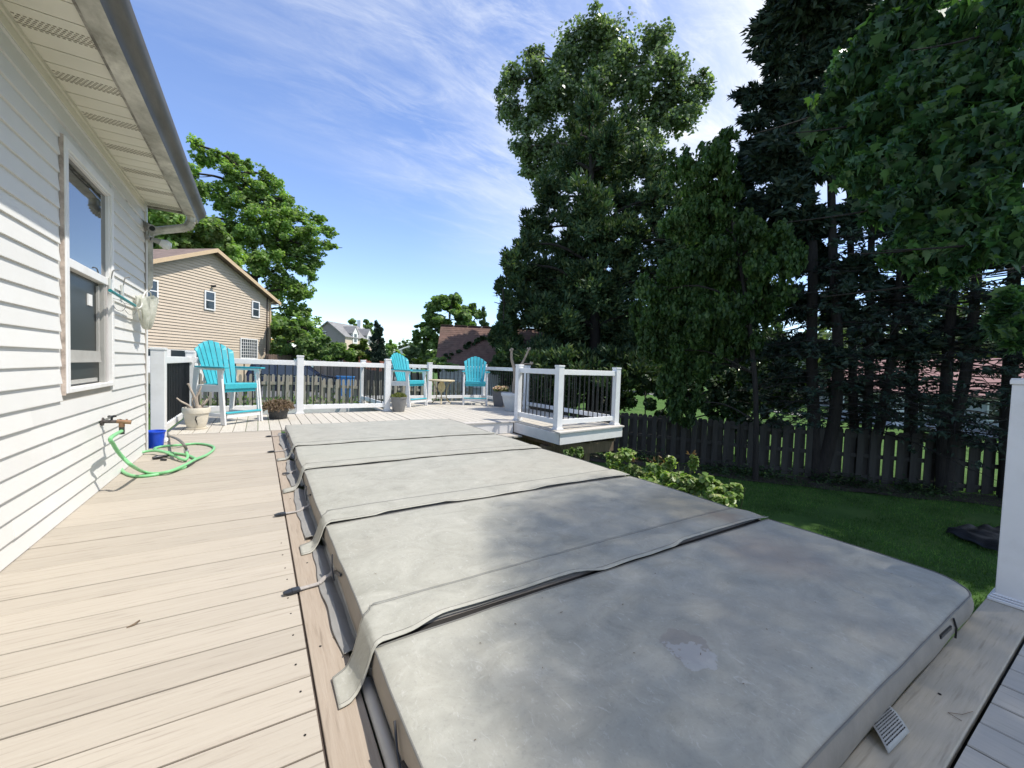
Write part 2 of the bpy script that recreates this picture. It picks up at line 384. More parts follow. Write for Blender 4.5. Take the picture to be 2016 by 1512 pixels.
mb.box(4.1, 5.69, 5.45, 5.55, -.5, -.302); mb.box(2.7, 5.69, 6.46, 6.5, -.55, -.3)
mb.build('joists', wood_dark, deck)
def deck_post(x, y):
    mb = MB(); mb.box(x-.07, x+.07, y-.07, y+.07, gz(x, y)-.1, -.302); mb.build('support_post', wood_dark, deck, bevel=.006)
for x, y in ((5.15, 5.65), (4.2, 5.6), (2.9, 6.7), (5.5, 8.3), (5.5, 10.3), (2.4, 10.4), (3.9, 10.4)): deck_post(x, y)
mb = MB(); mb.box(-.99, .3, -.9, 6.64, -.34, -.31); mb.box(.29, 3.6, -1.4, .40, -.34, -.31); mb.build('under_shade', dark_m, deck)
mb = MB()
for k in range(10):
    y = 1.18+k*.1464
    mb.lathe([(.0034, .0004), (.0034, .0018), (0, .0021)], (.115+random.uniform(-.006,.006), y+random.uniform(-.02,.02), 0), 8)
for x, y in ((.19,1.52),(.21,2.2),(.20,3.3),(1.86,.335),(1.25,.33)): mb.lathe([(.0045, .0009), (.0045, .0026), (0, .003)], (x, y, 0), 8)
mb.build('screws', dark_m, deck)
# driveway and road
asph = M('asphalt', (.12,.12,.125), .9, .2, 3, bmp=.3)
def sheet(name, pts, mat, dz=.02, sub=24):
    mb = MB(); a, c, d, e = [Vector((p[0], p[1], 0)) for p in pts]
    def fn(u, v):
        p = (a*(1-u)+c*u)*(1-v)+(e*(1-u)+d*u)*v; return (p.x, p.y, gz(p.x, p.y)+dz)
    mb.grid(fn, sub, sub); return tag(mb.build(name, mat, None, True), kind='structure')
sheet('driveway', [(-9, 17.5), (6, 19.5), (5, 27), (-10, 26)], asph, .03)
sheet('road', [(31, -30), (34, -30), (41, 40), (38, 40)], M('pale_road', (.26,.255,.24), .9, .1, 2), .03)
# ---------------------------------------------------------------- our white house
XW = -1.0; YC = 5.57; ZS = 2.53
house = thing('white_house', 'white vinyl sided house along the left edge of the deck with deep eave', 'house', (XW, 0, -1.3))
mb = MB()
lap = .1016; random.seed(11)
def lap_seg(mb, y0, y1, z0, z1, off):
    # one course: bottom lip proud, leaning back to the top
    x0 = XW+.001
    mb.add([(x0, y0, z0), (x0+.0155+off, y0, z0), (x0+.0155+off, y0, z0+.004), (x0+.004+off*.3, y0, z1), (x0, y0, z1),
            (x0, y1, z0), (x0+.0155+off, y1, z0), (x0+.0155+off, y1, z0+.004), (x0+.004+off*.3, y1, z1), (x0, y1, z1)],
           [(0,1,6,5), (1,2,7,6), (2,3,8,7), (3,4,9,8), (0,4,3,2,1), (5,6,7,8,9)])
rows = [(-.30 + k*lap) for k in range(28)]
for k, z in enumerate(rows):
    z1 = min(z+lap, ZS)
    if z >= ZS-.01: continue
    spans = [(-1.6, 5.53)]
    if z1 > .735 and z < 2.285: spans = [(-1.6, 3.432), (4.425, 5.53)]
    for a, c in spans:
        cuts = sorted([a] + [y for y in [random.uniform(a, c) for _ in range(max(0, int((c-a)/2.4)))] if a+.3 < y < c-.3] + [c])
        if 0.36 < z < .56 : cuts = sorted(set(cuts + [3.42 + .35*(k % 2)]))
        for i in range(len(cuts)-1):
            lap_seg(mb, cuts[i]-(.03 if i else 0), cuts[i+1], z, z1+.002, .0022*(i % 2))
mb.build('siding', siding_w, house)
mb = MB(); mb.box(-9, XW-.08, -1.6, 5.55, -1.4, 2.525); mb.box(XW-.08, XW+.002, -1.6, 3.47, -1.3, 2.525); mb.box(XW-.08, XW+.002, 4.425, 5.55, -1.3, 2.525)
mb.box(XW-.08, XW+.002, 3.47, 4.425, -1.3, .75); mb.box(XW-.08, XW+.002, 3.47, 4.425, 2.275, 2.525)
mb.build('wall', siding_w, house)
mb = MB(); mb.box(XW-.06, XW+.022, 5.53, 5.60, -1.3, 2.52); mb.box(XW+.0225, XW+.024, 5.53, 5.545, -.02, 2.52); mb.build('corner_trim', trimw, house, bevel=.004)
mb = MB(); mb.box(XW+.0005, XW+.02, 5.515, 5.532, .0, 2.3); mb.build('corner_seam', M('grey_seam', (.34,.31,.28), .8, .3, 12), house)
# window
win = MB(); y0, y1, z0, z1 = 3.475, 4.42, .755, 2.27
def frame(mb, x0, x1, y0, y1, z0, z1, w, wb=None, wt=None):
    wb = wb or w; wt = wt or w
    mb.box(x0, x1, y0, y0+w, z0, z1); mb.box(x0, x1, y1-w, y1, z0, z1); mb.box(x0, x1, y0+w, y1-w, z0, z0+wb); mb.box(x0, x1, y0+w, y1-w, z1-wt, z1)
frame(win, XW-.05, XW+.028, y0, y1, z0, z1, .052, .03, .055)
wo = win.build('window', trimw, house, bevel=.004)
mb = MB(); frame(mb, XW-.04, XW+.016, y0+.053, y1-.053, 1.525, z1-.056, .03, .055, .012); mb.build('upper_sash', trimw, wo, bevel=.003)
mb = MB(); mb.box(XW-.012, XW-.004, y0+.083, y1-.083, 1.58, z1-.07); mb.build('upper_pane', glass_hi, wo)
mb = MB(); mb.box(XW-.03, XW-.026, y0+.053, y1-.16, .786, 1.524); mb.build('screen', screen_m, wo)
mb = MB(); mb.box(XW-.025, XW+.004, y1-.158, y1-.128, .786, 1.524); mb.box(XW-.025, XW-.008, y1-.09, y1-.055, .786, 1.524)
mb.box(XW-.025, XW-.008, y0+.053, y1-.19, .95, 1.02); mb.box(XW-.025, XW-.002, y0+.053, y1-.2, .94, .955); mb.box(XW-.025, XW-.012, y1-.22, y1-.19, .95, 1.5)
mb.box(XW-.025, XW-.012, y0+.053, y1-.25, .80, .825)
mb.build('lower_sash', M('old_sash', (.42,.41,.38), .6, .1, 8), wo)
mb = MB(); mb.box(XW-.024, XW+.012, y1-.125, y1-.092, .786, 1.524); mb.build('side_jamb', M('jamb_grey', (.55,.52,.50), .6, .05), wo)
mb = MB(); mb.box(XW-.026, XW-.018, 4.02, 4.10, 1.34, 1.42); mb.build('sticker', trimw, wo)
mb = MB(); mb.grid(lambda u, v: (XW+.004+.017*v, 3.462+.013*v+.009*noise.noise((u*22, 0, 2))*(1-v), .745+1.53*u), 90, 3); mb.build('caulk_joint', caulk, house)
mb = MB(); mb.box(XW+.001, XW+.006, 3.42, 4.40, .655, .752); mb.build('sill_flashing', M('sill_flashing', (.42,.39,.34), .7, .1), house)
# eave: soffit, frieze, gutter, downspout
mb = MB()
y = -1.6; k = 0
XO = -.69
while y < 5.58:
    r = .005 if k % 3 else 0
    mb.box(XW+.02, XO, y+.004, min(y+.142, 5.58), ZS, ZS+.012); mb.box(XW+.02, XO, y-.003, y+.004, ZS+.008, ZS+.016); y += .1455; k += 1
mb.build('soffit', cream, house)
mb = MB(); k = 0
for i in range(-9, 7):
    yc = 2.885+.4365*i
    for r in range(6):
        for q in range(14):
            xx = XW+.035+q*.019+(r % 2)*.009
            mb.box(xx, xx+.011, yc-.045+r*.016, yc-.040+r*.016, ZS-.0022, ZS-.0006)
mb.build('soffit_vents', vent_m, house)
mb = MB(); mb.box(XW+.001, XW+.03, -1.6, 5.53, ZS-.025, ZS-.003); mb.box(XW+.001, XW+.02, -1.6, 5.53, ZS-.075, ZS-.028); mb.build('frieze', cream, house)
mb = MB(); mb.box(XO-.004, XO+.012, -1.6, 5.62, ZS-.02, ZS+.16); mb.box(XW-.6, XO-.004, 5.585, 5.61, ZS-.02, ZS+.02); mb.build('fascia_board', M('fascia_stained', (.40,.38,.33), .6, .3, 5, dirt=(.10,.09,.07), dscale=7, damt=.85, dlo=.40, dhi=.60), house)
mb = MB()
prof = [(XO+.014, 2.50), (-.585, 2.497), (-.582, 2.52), (-.568, 2.545), (-.545, 2.56), (-.528, 2.575), (-.518, 2.60), (-.515, 2.625), (-.53, 2.625), (-.53, 2.615), (-.60, 2.53), (XO+.014, 2.53)]
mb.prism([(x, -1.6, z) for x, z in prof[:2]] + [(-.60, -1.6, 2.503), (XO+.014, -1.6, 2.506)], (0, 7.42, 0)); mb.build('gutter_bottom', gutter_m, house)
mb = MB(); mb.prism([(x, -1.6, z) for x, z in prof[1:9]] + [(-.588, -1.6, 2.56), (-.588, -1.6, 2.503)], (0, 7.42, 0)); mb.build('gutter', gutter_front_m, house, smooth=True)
mb = MB()
dp = [(-.63, 5.60, 2.50), (-.63, 5.60, 2.44), (-.645, 5.605, 2.395), (-.70, 5.61, 2.365), (-.80, 5.62, 2.335), (-.90, 5.63, 2.305), (-.965, 5.64, 2.27), (-.985, 5.645, 2.20), (-.985, 5.645, 2.05), (-.985, 5.65, 1.80), (-.99, 5.655, 1.72), (-1.03, 5.66, 1.67), (-1.3, 5.66, 1.60), (-1.35, 5.66, 1.5), (-1.35, 5.66, -1.2)]
mb.tube(dp, .050, 8, flat=.82); mb.build('downspout', gutter_m, house, bevel=.004)
mb = MB()
for i in range(7):
    t = i/6; p = Vector(dp[1]).lerp(Vector(dp[3]), t) + Vector((.012*math.sin(t*PI), 0, -.012*math.sin(t*PI)))
    d = Vector((-.2-t*.8, 0, -1+t*.7)).normalized(); mb.tube([p-d*.004, p+d*.004], .0545, 8, flat=.84)
mb.build('elbow_rib', gutter_m, house)
shingle = M('brown_shingles', (.14,.10,.085), .9, .35, 14, (1,4,1), bmp=.6, bscale=30)
mb = MB(); mb.prism([(-.56, -1.6, 2.62), (-.56, -1.6, 2.64), (-5.5, -1.6, 4.64), (-5.5, -1.6, 4.60)], (0, 7.3, 0)); mb.prism([(-5.5, -1.6, 4.64), (-5.5, -1.6, 4.60), (-10.4, -1.6, 2.60), (-10.4, -1.6, 2.64)], (0, 7.3, 0)); mb.build('roof', shingle, house)
mb = MB(); mb.prism([(XW, 5.545, 2.525), (-5.5, 5.545, 4.55), (-9, 5.545, 2.525)], (0, -.02, 0)); mb.build('gable_wall', siding_w, house)
# camera and flood light on the corner
grey_pl = M('grey_plastic', (.30,.29,.27), .45, .1, 10)
t = thing('security_camera', 'small round weathered camera high on the white house corner under the eave', 'security camera', (-.985, 5.50, 2.29))
mb = MB(); mb.tube([(-.985, 5.505, 2.30), (-.965, 5.495, 2.295)], [.045, .04], 14); mb.build('mount', grey_pl, t)
mb = MB(); mb.tube([(-.97, 5.50, 2.295), (-.93, 5.44, 2.275), (-.915, 5.42, 2.268)], [.034, .036, .036], 16); mb.build('housing', grey_pl, t, True)
mb = MB(); mb.tube([(-.9155, 5.421, 2.2682), (-.912, 5.416, 2.2668)], .024, 14); mb.build('lens', black_m, t)
t = thing('flood_light', 'clear twin flood light bulb under the camera on the house corner', 'lamp', (-.985, 5.54, 2.2))
mb = MB(); mb.box(-.978, -.95, 5.50, 5.56, 2.17, 2.22); mb.build('base', grey_pl, t, bevel=.006)
mb = MB(); mb.tube([(-.95, 5.55, 2.19), (-.90, 5.58, 2.185), (-.88, 5.59, 2.18)], [.02, .028, .03], 12); mb.build('holder', grey_pl, t, True)
mb = MB(); mb.tube([(-.88, 5.59, 2.18), (-.84, 5.60, 2.165), (-.805, 5.605, 2.15), (-.79, 5.606, 2.146)], [.032, .05, .042, .012], 16)
mb.build('bulb', M('bulb_glass', (.72,.72,.70), .12, .02, spec=.9), t, True)
# ---------------------------------------------------------------- tap, hose, bucket, net
brass = M('old_brass', (.34,.20,.12), .4, .25, 20, metal=.7)
iron = M('dull_iron', (.10,.085,.08), .5, .3, 20, metal=.5)
tx, ty, tz = XW+.012, 4.148, .50
t = thing('outdoor_tap', 'brass tap with black handle sticking out of the white siding', 'tap', (XW, ty, tz))
mb = MB(); mb.tube([(tx, ty, tz), (tx+.012, ty, tz)], .03, 12); mb.tube([(tx, ty, tz), (tx+.085, ty, tz-.003)], [.013, .012], 10); mb.build('spout', iron, t, True)
mb = MB(); mb.tube([(tx+.085, ty-.005, tz), (tx+.165, ty, tz-.012)], .0155, 10); mb.tube([(tx+.112, ty, tz-.01), (tx+.112, ty, tz-.045)], .0175, 10); mb.tube([(tx+.14, ty, tz), (tx+.14, ty, tz+.014)], .006, 8); mb.build('splitter', brass, t, True)
mb = MB()
mb.tube([(tx+.055, ty, tz), (tx+.058, ty, tz+.035)], .007, 8)
for i in range(5):
    a = 2*PI*i/5; mb.tube([(tx+.058, ty, tz+.036), (tx+.058+.024*math.cos(a), ty+.024*math.sin(a), tz+.038)], .0075, 6)
mb.tube([(tx+.095, ty+.012, tz-.005), (tx+.10, ty+.03, tz+.004)], .011, 8)
mb.build('handle', black_m, t, True)
def smooth_path(pts, sub=6):
    pts = [Vector(p) for p in pts]; out = []
    for i in range(len(pts)-1):
        p0 = pts[max(i-1, 0)]; p1 = pts[i]; p2 = pts[i+1]; p3 = pts[min(i+2, len(pts)-1)]
        for k in range(sub):
            s = k/sub
            out.append(.5*((2*p1)+(p2-p0)*s+(2*p0-5*p1+4*p2-p3)*s*s+(3*p1-p0-3*p2+p3)*s**3))
    out.append(pts[-1]); return out
hose_px = [(281.6,928.5,.03),(304,932.4,.015),(333.7,928,.03),(363.4,916,.03),(385.8,904,.03),(408,895,.015),(421.5,883,.014),(414,877,.014),(393,873.7,.014),(371,874.4,.014),(348.6,876.6,.03),(318.8,878.9,.015),(304,883.3,.014),(318.8,888.2,.014),(341,892,.014),(363.4,895,.014),(378.3,899.7,.014),(384,906,.013),(365,919,.013),(348.6,924.5,.013),(304,935,.013),(266.7,937.5,.013),(244.4,930,.013),(238,919,.03),(244.4,907,.06),(266.7,893.7,.03),(296.5,887.8,.035),(318.8,889,.045),(341,896.7,.035),(362,905.6,.022),(369.4,899.7,.04),(367,890,.075)]
hp = [(tx+.112, ty, tz-.075), tuple(onx(217.8, 862.5, -.875)), tuple(onx(223, 874.5, -.87)), tuple(onx(232, 889, -.86)), tuple(onx(244.4, 903.2, -.835)), tuple(onx(260, 917, -.79))] + [tuple(onz(x, y, z)) for x, y, z in hose_px]
pts = smooth_path(hp, 6)
t = thing('garden_hose', 'bright green garden hose coiled on the boards below the tap', 'hose', (tx+.112, ty+.4, 0))
mb = MB(); mb.tube(pts, .0125, 10); mb.build('hose', M('green_rubber', (.20,.50,.22), .38, .08, 20), t, True)
mb = MB(); mb.tube([(tx+.112, ty, tz-.045), (tx+.112, ty, tz-.10)], .0165, 10)
i0 = 6*(6+18)-3; mb.build('collar', M('dark_rubber', (.04,.05,.04), .5), t, True)
mb = MB(); mb.tube(pts[i0-3:i0+4], .0165, 10); mb.build('sleeve', MATS['dark_rubber'], t, True)
mb = MB(); mb.tube([pts[-2], pts[-1], pts[-1]+(pts[-1]-pts[-2]).normalized()*.05], [.017, .02, .016], 10); mb.build('coupling', M('chrome_fitting', (.45,.44,.42), .3, .2, 30, metal=.8), t, True)
g0 = pts[-1]+Vector((0, 0, .03))
gp = smooth_path([g0, onz(360, 873, .16), onz(348.6, 864, .13), onz(336, 859.5, .04), (-.93, 6.42, .02), (-.97, 6.62, .02)], 6)
t2 = thing('spray_hose', 'short dark grey hose arching over the green coil behind the post', 'hose', tuple(gp[6]))
mb = MB(); mb.tube(gp, .0125, 10); mb.build('tube', M('grey_rubber', (.16,.15,.13), .5), t2, True)
t3 = thing('spray_nozzle', 'black spray nozzle lying inside the green hose loops', 'nozzle', tuple(onz(312, 900, .02)))
mb = MB(); a, c = onz(300, 902, .02), onz(335, 896, .025)
mb.tube([a, a.lerp(c, .3), a.lerp(c, .6), c], [.012, .02, .014, .012], 10); mb.tube([onz(316, 905, .012), onz(328, 905, .01)], .009, 8); mb.build('nozzle', black_m, t3, True)
blue = M('blue_plastic', (.012,.07,.56), .32, .1, 8, spec=.5)
bx, by = -.955, 5.80
t = thing('bucket', 'small cobalt blue bucket between the house corner and the white post', 'bucket', (bx, by, 0))
mb = MB(); mb.lathe([(.066, .0), (.068, .004), (.078, .12), (.086, .168), (.092, .17), (.092, .182), (.087, .184), (.084, .178), (.066, .012), (0, .010)], (bx, by, 0), 36); mb.build('pail', blue, t, True)
mb = MB(); mb.tube(smooth_path([(bx-.086, by, .165), (bx-.115, by-.055, .11), (bx-.09, by-.10, .045), (bx-.01, by-.105, .022), (bx+.0, by-.108, .02)][:3]+[(bx-.075, by-.075, .03)], 5), .0035, 6); mb.build('handle', M('steel_wire', (.5,.5,.5), .35, metal=.8), t, True)
# skimmer net on hooks beside the window
XN = -.925
t = thing('wall_net', 'pale mesh skimmer net hanging off a teal pole on the house corner', 'net', (XN, 4.9, 1.45))
teal_d = M('dark_teal_paint', (.02,.25,.27), .4, .05)
mb = MB(); mb.tube([(XN, 4.10, 1.465), (XN, 4.80, 1.432)], .012, 10); mb.build('pole', teal_d, t, True)
mb = MB(); mb.tube(smooth_path([(XN, 4.80, 1.432), (XN, 4.90, 1.42), (XN+.01, 4.98, 1.45), (XN+.01, 5.02, 1.52), (XN+.02, 5.10, 1.60), (XN+.03, 5.24, 1.60), (XN+.02, 5.30, 1.52), (XN+.01, 5.28, 1.40), (XN, 5.16, 1.30), (XN, 5.05, 1.33), (XN, 4.98, 1.41)], 5), .006, 8); mb.build('rim', M('net_rim', (.62,.62,.58), .5), t, True)
mb = MB()
def bag(u, v):
    a = 2*PI*u; r = math.sqrt(max(0, 1-(v*1.0)**2)) if v < 1 else 0
    s = math.sqrt(max(0, 1-v**2.2))
    y = 5.15+.15*s*math.cos(a)+.012*math.sin(9*a+v*6)*s; x = XN+.02+.075*s*math.sin(a)*(1-.3*v)+.008*math.cos(7*a)
    z = 1.585-.06*(1-math.cos(a))*s*.5 - v*.33 + .01*math.sin(5*a+3*v)
    return (x, y, z)
mb.grid(bag, 40, 16)
netm, nt, b = nodes('net_mesh'); f = noise_fac(nt, 18, (1,1,1), 3); c = ramp(nt, f, [(.3, (.55,.56,.47)), (.7, (.80,.80,.73))]); nt.links.new(c, b.inputs['Base Color']); b.inputs['Roughness'].default_value = .8
tr = N(nt, 'ShaderNodeBsdfTranslucent'); nt.links.new(c, tr.inputs['Color']); m_ = N(nt, 'ShaderNodeMixShader'); m_.inputs[0].default_value = .35
nt.links.new(b.outputs[0], m_.inputs[1]); nt.links.new(tr.outputs[0], m_.inputs[2]); nt.links.new(m_.outputs[0], nt.nodes['Material Output'].inputs['Surface'])
mb.build('bag', netm, t, True)
clip_d = M('grey_wire', (.22,.22,.21), .4, .1, 20)
clip = M('clear_clip', (.50,.51,.48), .35, .1, 20)
for y, lab in ((4.33, 'hook holding the teal pole, the one next to the window frame'), (4.66, 'hook holding the teal pole, the one nearer the hanging net')):
    h = thing('wall_hook', lab, 'hook', (XW+.015, y, 1.55), group='hooks under the teal pole')
    mb = MB(); mb.box(XW+.014, XW+.03, y-.02, y+.02, 1.46, 1.585); mb.build('plate', clip, h, bevel=.006)
    mb = MB(); mb.tube(smooth_path([(XW+.03, y, 1.58), (XW+.04, y, 1.64), (XW+.06, y+.01, 1.655), (XW+.07, y+.015, 1.648)], 4), .0045, 8); mb.build('hook', clip_d, h, True)
    mb = MB(); mb.tube(smooth_path([(XW+.02, y+.05, 1.44), (XW+.08, y+.05, 1.42), (XW+.10, y+.05, 1.38), (XW+.08, y+.05, 1.345), (XW+.05, y+.05, 1.35), (XW+.03, y+.05, 1.38)], 4), .0022, 6); mb.build('ring', clip_d, h, True)
# ---------------------------------------------------------------- swim spa with its cover
cm, nt, b = nodes('cover_vinyl')
f1 = noise_fac(nt, 5, (1,1.3,1), 10, .72, dist=.8); c = ramp(nt, f1, [(.26, (.262,.256,.212)), (.44, (.338,.328,.276)), (.60, (.385,.373,.316)), (.76, (.465,.452,.39))])
f2 = noise_fac(nt, 30, (1,.5,1), 8, .8, dist=2.2, rot=(0,0,.5)); k = N(nt, 'ShaderNodeMapRange'); k.inputs[1].default_value = .56; k.inputs[2].default_value = .66; k.inputs[4].default_value = .50; nt.links.new(f2, k.inputs[0])
c = mixc(nt, k.outputs[0], c, (.56,.545,.50))
f4 = noise_fac(nt, 90, (1,1,1), 3, .6); k = N(nt, 'ShaderNodeMapRange'); k.inputs[1].default_value = .55; k.inputs[2].default_value = .75; k.inputs[4].default_value = .3; nt.links.new(f4, k.inputs[0]); c = mixc(nt, k.outputs[0], c, (.20,.20,.19))
f3 = noise_fac(nt, 1.3, (1,1,1), 4, .6); k = N(nt, 'ShaderNodeMapRange'); k.inputs[1].default_value = .5; k.inputs[2].default_value = .78; k.inputs[4].default_value = .34; nt.links.new(f3, k.inputs[0]); c = mixc(nt, k.outputs[0], c, (.345,.305,.25))
tco = N(nt, 'ShaderNodeTexCoord')
RC = Vector((1.5, 3.35, 0))
def blot(ctr, r, soft, col, amt, nscale, nlo):
    vd = N(nt, 'ShaderNodeVectorMath', operation='DISTANCE'); nt.links.new(tco.outputs['Object'], vd.inputs[0]); vd.inputs[1].default_value = Vector(ctr)-RC
    nz = noise_fac(nt, nscale, (1,1,1), 6, .65)
    dd = mth(nt, 'ADD', vd.outputs['Value'], mth(nt, 'MULTIPLY', mth(nt, 'SUBTRACT', nz, .5), nlo))
    kk = N(nt, 'ShaderNodeMapRange', interpolation_type='SMOOTHSTEP'); kk.inputs[1].default_value = r+soft; kk.inputs[2].default_value = r-soft; kk.inputs[3].default_value = 0; kk.inputs[4].default_value = amt
    nt.links.new(dd, kk.inputs[0]); return mixc(nt, kk.outputs[0], c, col)
c = blot((2.15, .98, .13), .22, .16, (.33,.27,.22), .55, 6, .3)
c = blot((2.45, 1.62, .13), .28, .2, (.36,.31,.21), .6, 5, .4)
c = blot((2.42, 1.40, .14), .10, .06, (.27,.20,.15), .5, 9, .3)
c = blot((.95, 4.2, .13), .5, .3, (.40,.40,.33), .4, 3, .5)
c = blot((1.165, .765, .13), .072, .004, (.27,.24,.21), .6, 11, .16)
c = blot((1.16, .735, .13), .058, .003, (.45,.445,.43), .55, 13, .22)
nt.links.new(c, b.inputs['Base Color']); b.inputs['Roughness'].default_value = .62; b.inputs['Specular IOR Level'].default_value = .3
bump(nt, b, f2, .25, .003)
side_m = M('cover_side_vinyl', (.245,.215,.18), .6, .14, 9, (1,.5,1), bmp=.2, bscale=80, dirt=(.20,.175,.145), dscale=5, damt=.5)
skirt_m = M('cover_skirt_vinyl', (.255,.245,.225), .55, .14, 8, bmp=.3, bscale=14, bdist=.01, dirt=(.16,.155,.14), dscale=4, damt=.6)
pipe_m = M('cover_piping', (.15,.145,.13), .6)
spa = thing('swim_spa', 'grey swim spa shell sunk into the deck under the folded cover', 'swim spa', (1.5, 3.35, -1.25))
mb = MB(); mb.box(.42, 2.66, .47, 6.28, -1.25, -.03); mb.build('cabinet', M('spa_cabinet', (.22,.21,.20), .6, .15, 3, (.3,.3,6)), spa, bevel=.05)
mb = MB(); mb.tube([(.335, .46, -.004), (.335, 6.25, -.004)], .026, 14); mb.tube([(.31, .425, -.02), (.295, .47, -.004), (.293, .8, -.002), (.294, 1.28, -.004)], .0185, 14); mb.tube([(.335, .44, -.015), (2.65, .44, -.015), (2.66, 6.25, -.015)], .02, 12); mb.build('rim', M('spa_rim', (.42,.40,.375), .35, .05, 4), spa, True)
cov = thing('spa_cover', 'long grey folding vinyl spa cover in five panels with loose skirt', 'spa cover', tuple(RC))
XL, XR = .312, 2.69
SEAM = [.39, 1.29, 2.40, 3.68, 4.70, 6.32]
ZT = .118
def ztop(x, y, i):
    u = (x-XL)/(XR-XL); w = (y-SEAM[i])/(SEAM[i+1]-SEAM[i])
    z = ZT + .010*math.sin(PI*min(1, max(0, u)))*.8 + .007*math.sin(PI*min(1, max(0, w)))
    z += .0016*noise.noise((x*9, y*7, i+3))*max(0, noise.noise((x*1.1, y*1.3, i+5))) - .006*math.exp(-((x-XL)/.05)**2)*max(0, noise.noise((y*7, 2, i))) - .005*math.exp(-((y-SEAM[i])/.05)**2)*max(0, noise.noise((x*5, 7, i)))
    z += .0055*noise.noise((x*1.7, y*1.7, i)) + .0022*noise.noise((x*6, y*5, i+9))
    if i == 1: z += .004*math.exp(-((y-2.0-.05*math.sin(x*3))/.12)**2)*math.exp(-((x-.8)/.5)**2)
    return z
def corner_map(x, y, i):
    r = .17
    if i == 0:
        dx = x-(XR-r); dy = (SEAM[0]+r)-y
        if dx > 0 and dy > 0:
            L = math.hypot(dx, dy); m = max(dx, dy); x = XR-r+dx*m/L; y = SEAM[0]+r-dy*m/L
        dx = (XL+.05)-x; dy = (SEAM[0]+.05)-y
        if dx > 0 and dy > 0:
            L = math.hypot(dx, dy); m = max(dx, dy); x = XL+.05-dx*m/L; y = SEAM[0]+.05-dy*m/L
    return x, y
for i in range(5):
    y0, y1 = SEAM[i]+(.022 if i else 0), SEAM[i+1]-.026
    nx, ny = 90, 40
    def tw(t): # denser at the borders
        return t
    xs_ = [XL+(XR-XL)*t/(nx-1) for t in range(nx)]; ys_ = [y0+(y1-y0)*t/(ny-1) for t in range(ny)]
    mb = MB(); vs = []
    for x in xs_:
        for y in ys_:
            e = min(x-XL, XR-x, y-y0, y1-y)
            z = ztop(x, y, i) - (.008*(1-min(1, e/.03))**2)
            xx, yy = corner_map(x, y, i)
            # edges wander a little
            if x-XL < .2: xx += (1-(x-XL)/.2)*.012*noise.noise((y*1.6, 3.0, i))
            if XR-x < .2: xx += (1-(XR-x)/.2)*.02*noise.noise((y*.9, 8.0, i))
            vs.append((xx, yy, z))
    fs = [(a*ny+c_, (a+1)*ny+c_, (a+1)*ny+c_+1, a*ny+c_+1) for a in range(nx-1) for c_ in range(ny-1)]
    mb.add(vs, fs); po = mb.build('panel', cm, cov, True)
    per = [a*ny for a in range(nx)] + [(nx-1)*ny+c_ for c_ in range(1, ny)] + [a*ny+ny-1 for a in range(nx-2, -1, -1)] + [c_ for c_ in range(ny-2, 0, -1)]
    ring = [Vector(vs[q]) for q in per]; m = len(ring)
    mb = MB(); rows_ = []
    cen = Vector(((XL+XR)/2, (y0+y1)/2, 0))
    for j in range(6):
        t = j/5; rr = []
        for q, p in enumerate(ring):
            d = Vector((p.x-cen.x, p.y-cen.y, 0)); nx_ = Vector((1 if p.x > XR-.18 else -1 if p.x < XL+.06 else 0, 1 if p.y > y1-.01 else -1 if p.y < y0+.17 and p.x > XR-.18 or p.y < y0+.02 else 0, 0))
            bul = .010*math.sin(PI*t) + .012*t*noise.noise((p.x*3+7, p.y*2.2, 4.0+i))*(1 if p.x < XL+.1 else .4)
            if nx_.y > 0: bul = 0
            zz = p.z - t*(p.z-.020) + .008*t*noise.noise((p.x*2, p.y*3, 1))
            pp = p + nx_*bul; rr.append((pp.x, pp.y, zz - .001))
        rows_ += rr
    mb.add(rows_, [(j*m+q, j*m+(q+1) % m, (j+1)*m+(q+1) % m, (j+1)*m+q) for j in range(5) for q in range(m)])
    mb.build('side', side_m, po, True)
    mb = MB(); pr = [p+Vector((0, 0, .0015)) for p in ring]; mb.tube(pr[:]+[pr[0]], .0032, 6, caps=False); mb.build('piping', pipe_m, po, True)
    # handle: slit and seam on the outer side
    mb = MB(); ym = y0+.56*(y1-y0); xs0 = XL-.012
    mb.bar((xs0, ym-.10, .098), (xs0-.003, ym+.03, .055), .006, .012); mb.tube([(xs0-.004, ym+.10, .105), (xs0-.012, ym+.05, .07), (xs0-.010, ym+.0, .03)], .0035, 6); mb.build('handle', black_m, po)
    # near-black filler box, gives the seam gap its shade by colour
    if i:
        mb = MB(); mb.box(XL+.02, XR-.03, y0-.047, y0-.001, .03, ZT-.014); mb.build('seam_shade', dark_m, po)
mb = MB(); yy = SEAM[0]-.008
mb.bar((2.07, yy, .092), (2.20, yy-.001, .088), .006, .012); mb.tube([(2.235, yy, .110), (2.255, yy-.006, .07), (2.262, yy-.004, .028)], .0035, 6); mb.build('end_handle', black_m, cov)
